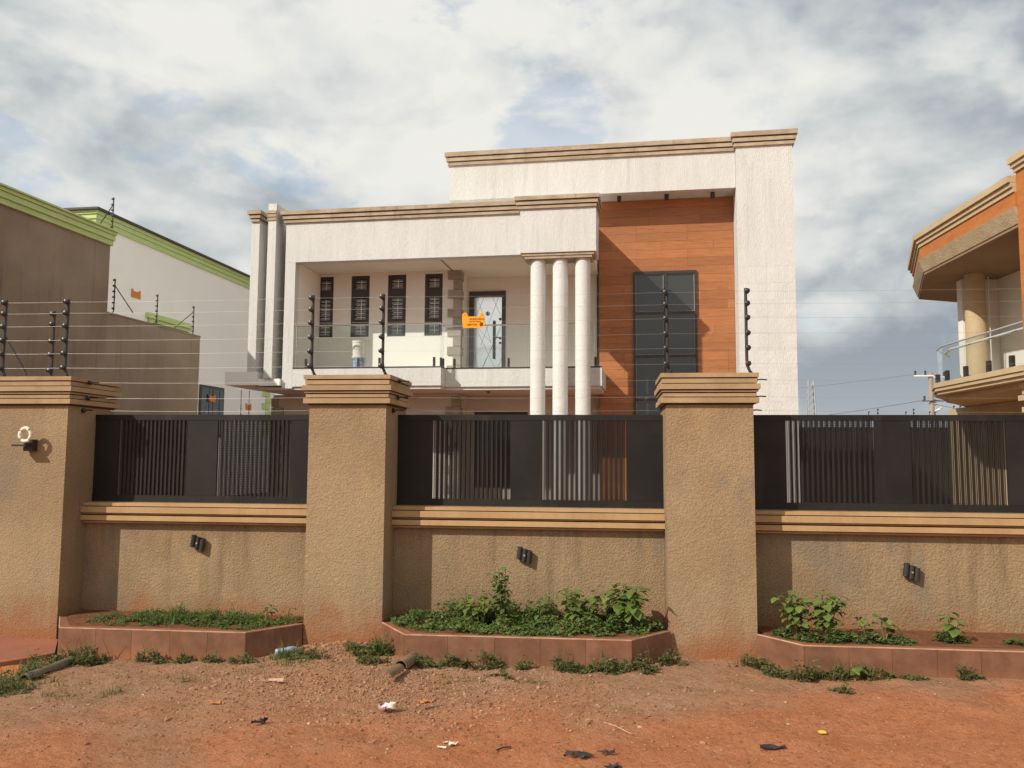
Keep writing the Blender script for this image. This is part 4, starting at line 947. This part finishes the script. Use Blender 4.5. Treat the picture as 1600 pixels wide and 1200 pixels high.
for a, b_, e_ in ((3.14, 3.21, .0), (3.213, 3.29, .05), (3.293, 3.40, .08)): qp('balcony_edge', 'beige', off_poly(SL, e_), a, b_, bevel=.02 if b_ < 3.35 else .006, seg=2)
qp('balcony_soffit', 'beige', off_poly(SL, -.25), 3.02, 3.138)
bx('balcony_wall', 'white_smooth', Q, 2.0, 5.9, -4.2, .45, 3.41, 5.99)
bx('wall_return', 'white_smooth', Q, 1.15, 2.6, .46, .70, 3.41, 5.99)
bx('ground_floor_wall', 'beige', Q, 1.9, 5.8, -4.2, 3.0, 0, 3.01)
MB().lathe(((.25, 3.41), (.235, 3.6), (.225, 5.0), (.22, 5.995)), (1.2, -.05, 0), 24).build('column', 'beige', Q, smooth=30)
MB().lathe(((.012, 3.42), (.012, 5.9)), (1.44, -.2, 0), 8).build('down_pipe', 'lamp_grey', Q)
bx('front_block', 'orange_clad', Q, -.06, 5.9, -7.5, -4.25, 0, 7.0)
for a, b_, e_ in ((7.0, 7.08, .04), (7.083, 7.16, .08), (7.163, 7.28, .12)): MB().box(-.06 - e_, 5.9, -7.5, -4.25 + e_ * .5, a + .001, b_).build('cornice', 'beige', Q, .012)
for a, b_, e_ in ((3.02, 3.13, .12), (2.9, 3.01, .09), (2.78, 2.89, .14), (2.68, 2.77, .06), (2.56, 2.67, .1)): MB().box(.28 - e_, .7, -4.24, -3.75 + e_, a, b_ - .01).build('pillar_cap', 'beige', Q, .02 if e_ > .09 else .005, 2)
bx('pillar', 'beige', Q, .28, .7, -4.24, -3.75, 0, 2.56)
RL = [(.10, -4.2), (.20, -.5), (.42, .25), (.8, .85)]
for (a, b_) in zip(RL, RL[1:]):
    va, vb = Vector(a), Vector(b_); d = (vb - va).normalized(); n_ = Vector((-d.y, d.x)) * .006; va += d * .02; vb -= d * .02
    MB().prism([tuple(va + n_), tuple(vb + n_), tuple(vb - n_), tuple(va - n_)], 3.44, 4.22).build('glass_panel', 'glass', Q)
MB().tube([(x, y, 4.24) for x, y in RL], .02, 8).build('top_rail', 'far_steel', Q)
MB().tube([(x + .16, y - .05, 4.16) for x, y in RL], .028, 8).build('hand_rail', 'lamp_grey', Q)
for k, y in enumerate((-3.5, -2.6, -1.6, -.7)):
    x = .10 + (.1) * (y + 4.2) / 3.7; MB().tube(((x + .005, y, 4.10), (x + .15, y, 4.15)), .012, 6).build('rail_bracket', 'steel', Q)
    MB().box(x - .035, x + .035, y - .05, y + .05, 3.405, 3.66).build('spigot', 'black', Q, .015, 2)
MB().box(.36, .44, .16, .26, 3.405, 3.66).build('spigot', 'black', Q, .015, 2)
cQ, sQ = math.cos(R(4)), math.sin(R(4))
def nq(x, y, z): return (7.323 + x * cQ - y * sQ, 13. + x * sQ + y * cQ, z)
t = thing('hanging_lantern', 'dark square lantern hanging under the roof of the tan house', 'lantern', nq(1.2, -2.9, 5.05))
bx('lantern_body', 'rag', t, -.15, .15, -.15, .15, -.25, .02, .02); bx('lantern_cap', 'rag', t, -.19, .19, -.19, .19, .021, .06); MB().tube(((0, 0, .06), (0, 0, .94)), .012, 6).build('hanging_rod', 'rag', t)

# ------------------------------------------------------------------ far things on the right
t = thing('back_wall', 'low brown wall closing the yard behind the houses', 'wall', (12, 27, 0))
bx('wall_face', 'dark_wall', t, -26, 34, 0, .2, -.1, 2.85); bx('wall_top', 'dark_wall', t, -26, 34, -.04, .24, 2.852, 2.93)
FP = (1357, 1371, 1415, 1427, 1452, 1461, 1490, 1500, 1512)
names = ('leftmost and alone', 'second from the left', 'third from the left', 'fourth from the left', 'just left of the utility pole', 'at the foot of the utility pole', 'first right of the utility pole', 'second right of the utility pole', 'nearest the tan house balcony')
for k, px in enumerate(FP):
    d = (px - 800) / 1315.1 * R_ - (640 - 600) / 1315.1 * U_ + W_; s_ = (27.1 + 7.493) / d.y
    h = .62 + (.10 if k in (1, 3) else .22 if k in (6, 7) else 0)
    t = epost(d.x * s_, 27.1, 2.93, 'tiny dark post on the far wall, ' + names[k], 1, [h - .02, h - .16, h - .3, h - .44], name='electric_fence_post', grp='posts on the far wall', up=make_post(h, 0), sc=1.3)
PX, PY = 19.1, 45.
t = thing('utility_pole', 'grey concrete utility pole with street lamp far behind the wall', 'utility pole', (PX, PY, 0))
MB().tube(((0, 0, 0), (0, 0, 6.85)), .2, 10, .13).build('pole_shaft', 'pole', t, smooth=40)
bx('cross_arm', 'bar_white', t, -1.0, .1, -.2, -.14, 6.62, 6.7); bx('cross_arm', 'bar_white', t, .1, .9, -.2, -.14, 6.55, 6.62)
for x, z in ((-.92, 6.7), (-.35, 6.7), (.7, 6.62), (-.45, 5.2)): MB().lathe(((.04, 0), (.07, .06), (.05, .14), (.07, .2), (.03, .26)), (x, -.17, z), 8).build('insulator', 'insul', t)
for z in (5.6, 5.42, 5.2, 5.05, 4.9): bx('pole_bolt', 'frame_dark', t, .12, .26, -.05, .05, z, z + .05)
bx('cross_arm', 'frame_dark', t, -.6, .9, -.22, -.16, 5.12, 5.18)
MB().tube(((.15, -.1, 4.55), (.3, -.3, 4.65), (.42, -.4, 4.78)), .05, 6, .09).build('street_lamp', 'lamp_grey', t)
for k, (z, lab, a, b_) in enumerate(((5.2, 'long sagging line left of the utility pole', (-16, 8, -1.7), (-.45, -.17, 0)), (5.2, 'line from the utility pole behind the balcony, upper', (.2, -.17, 0), (7, -8, -.6)), (4.95, 'line from the utility pole down to the wall posts, lower', (.2, -.17, 0), (6, -10, -1.9)), (6.55, 'thin upper line left of the utility pole', (-18, 10, -.6), (-.9, -.17, .2)))):
    pts = [(PX + a[0] + (b_[0] - a[0]) * j / 12, PY + a[1] + (b_[1] - a[1]) * j / 12, z + a[2] + (b_[2] - a[2]) * j / 12 - .25 * 4 * (j / 12) * (1 - j / 12)) for j in range(13)]
    o = MB().tube(pts, .016 if k < 3 else .009, 4).build('power_line', 'frame_dark'); tag(o, lab, 'power line', 'power lines')
t = thing('lattice_mast', 'distant pale lattice mast beside the white tower wall', 'mast', (29.6, 120, 0))
for sx_, sy_ in ((-1, -1), (1, -1), (1, 1), (-1, 1)): MB().tube(((sx_ * .8, sy_ * .8, 0), (sx_ * .35, sy_ * .35, 13.3)), .07, 4).build('mast_leg', 'far_steel', t)
mb = MB()
for k in range(13):
    r0, r1 = .8 - .45 * k / 13.3, .8 - .45 * (k + 1) / 13.3
    for s0, s1 in (((-1, -1), (1, -1)), ((1, -1), (1, 1)), ((1, 1), (-1, 1)), ((-1, 1), (-1, -1))): mb.tube(((s0[0] * r0, s0[1] * r0, k), (s1[0] * r1, s1[1] * r1, k + 1)), .05, 4)
mb.build('mast_lattice', 'far_steel', t)
def small_tree(x, y, h, r, n, label, seed):
    rd = random.Random(seed); t = thing('tree', label, 'tree', (x, y, 0))
    MB().tube(((0, 0, 0), (.05, 0, h * .5), (0, .05, h * .8)), .12, 7, .04).build('trunk', 'stem', t)
    V, F = [], []
    for _ in range(n):
        d = Vector((rd.gauss(0, 1), rd.gauss(0, 1), rd.gauss(0, .7))).normalized() * r * rd.uniform(.3, 1.) * (1 + .3 * mnoise.noise(Vector((rd.random() * 9, 1, 1))))
        a = rd.uniform(0, 6.3); u = Vector((math.cos(a), math.sin(a), rd.uniform(-.6, .6))).normalized(); leafq(V, F, d + Vector((0, 0, h)), u, u.cross(Vector((.1, .2, 1))).normalized(), .22, .12)
    raw('crown', V, F, 'tree_leaf', t)
small_tree(15.2, 29.5, 2.95, .75, 500, 'small green tree top showing over the wall under the balcony', 2)
bpy.context.view_layer.update()
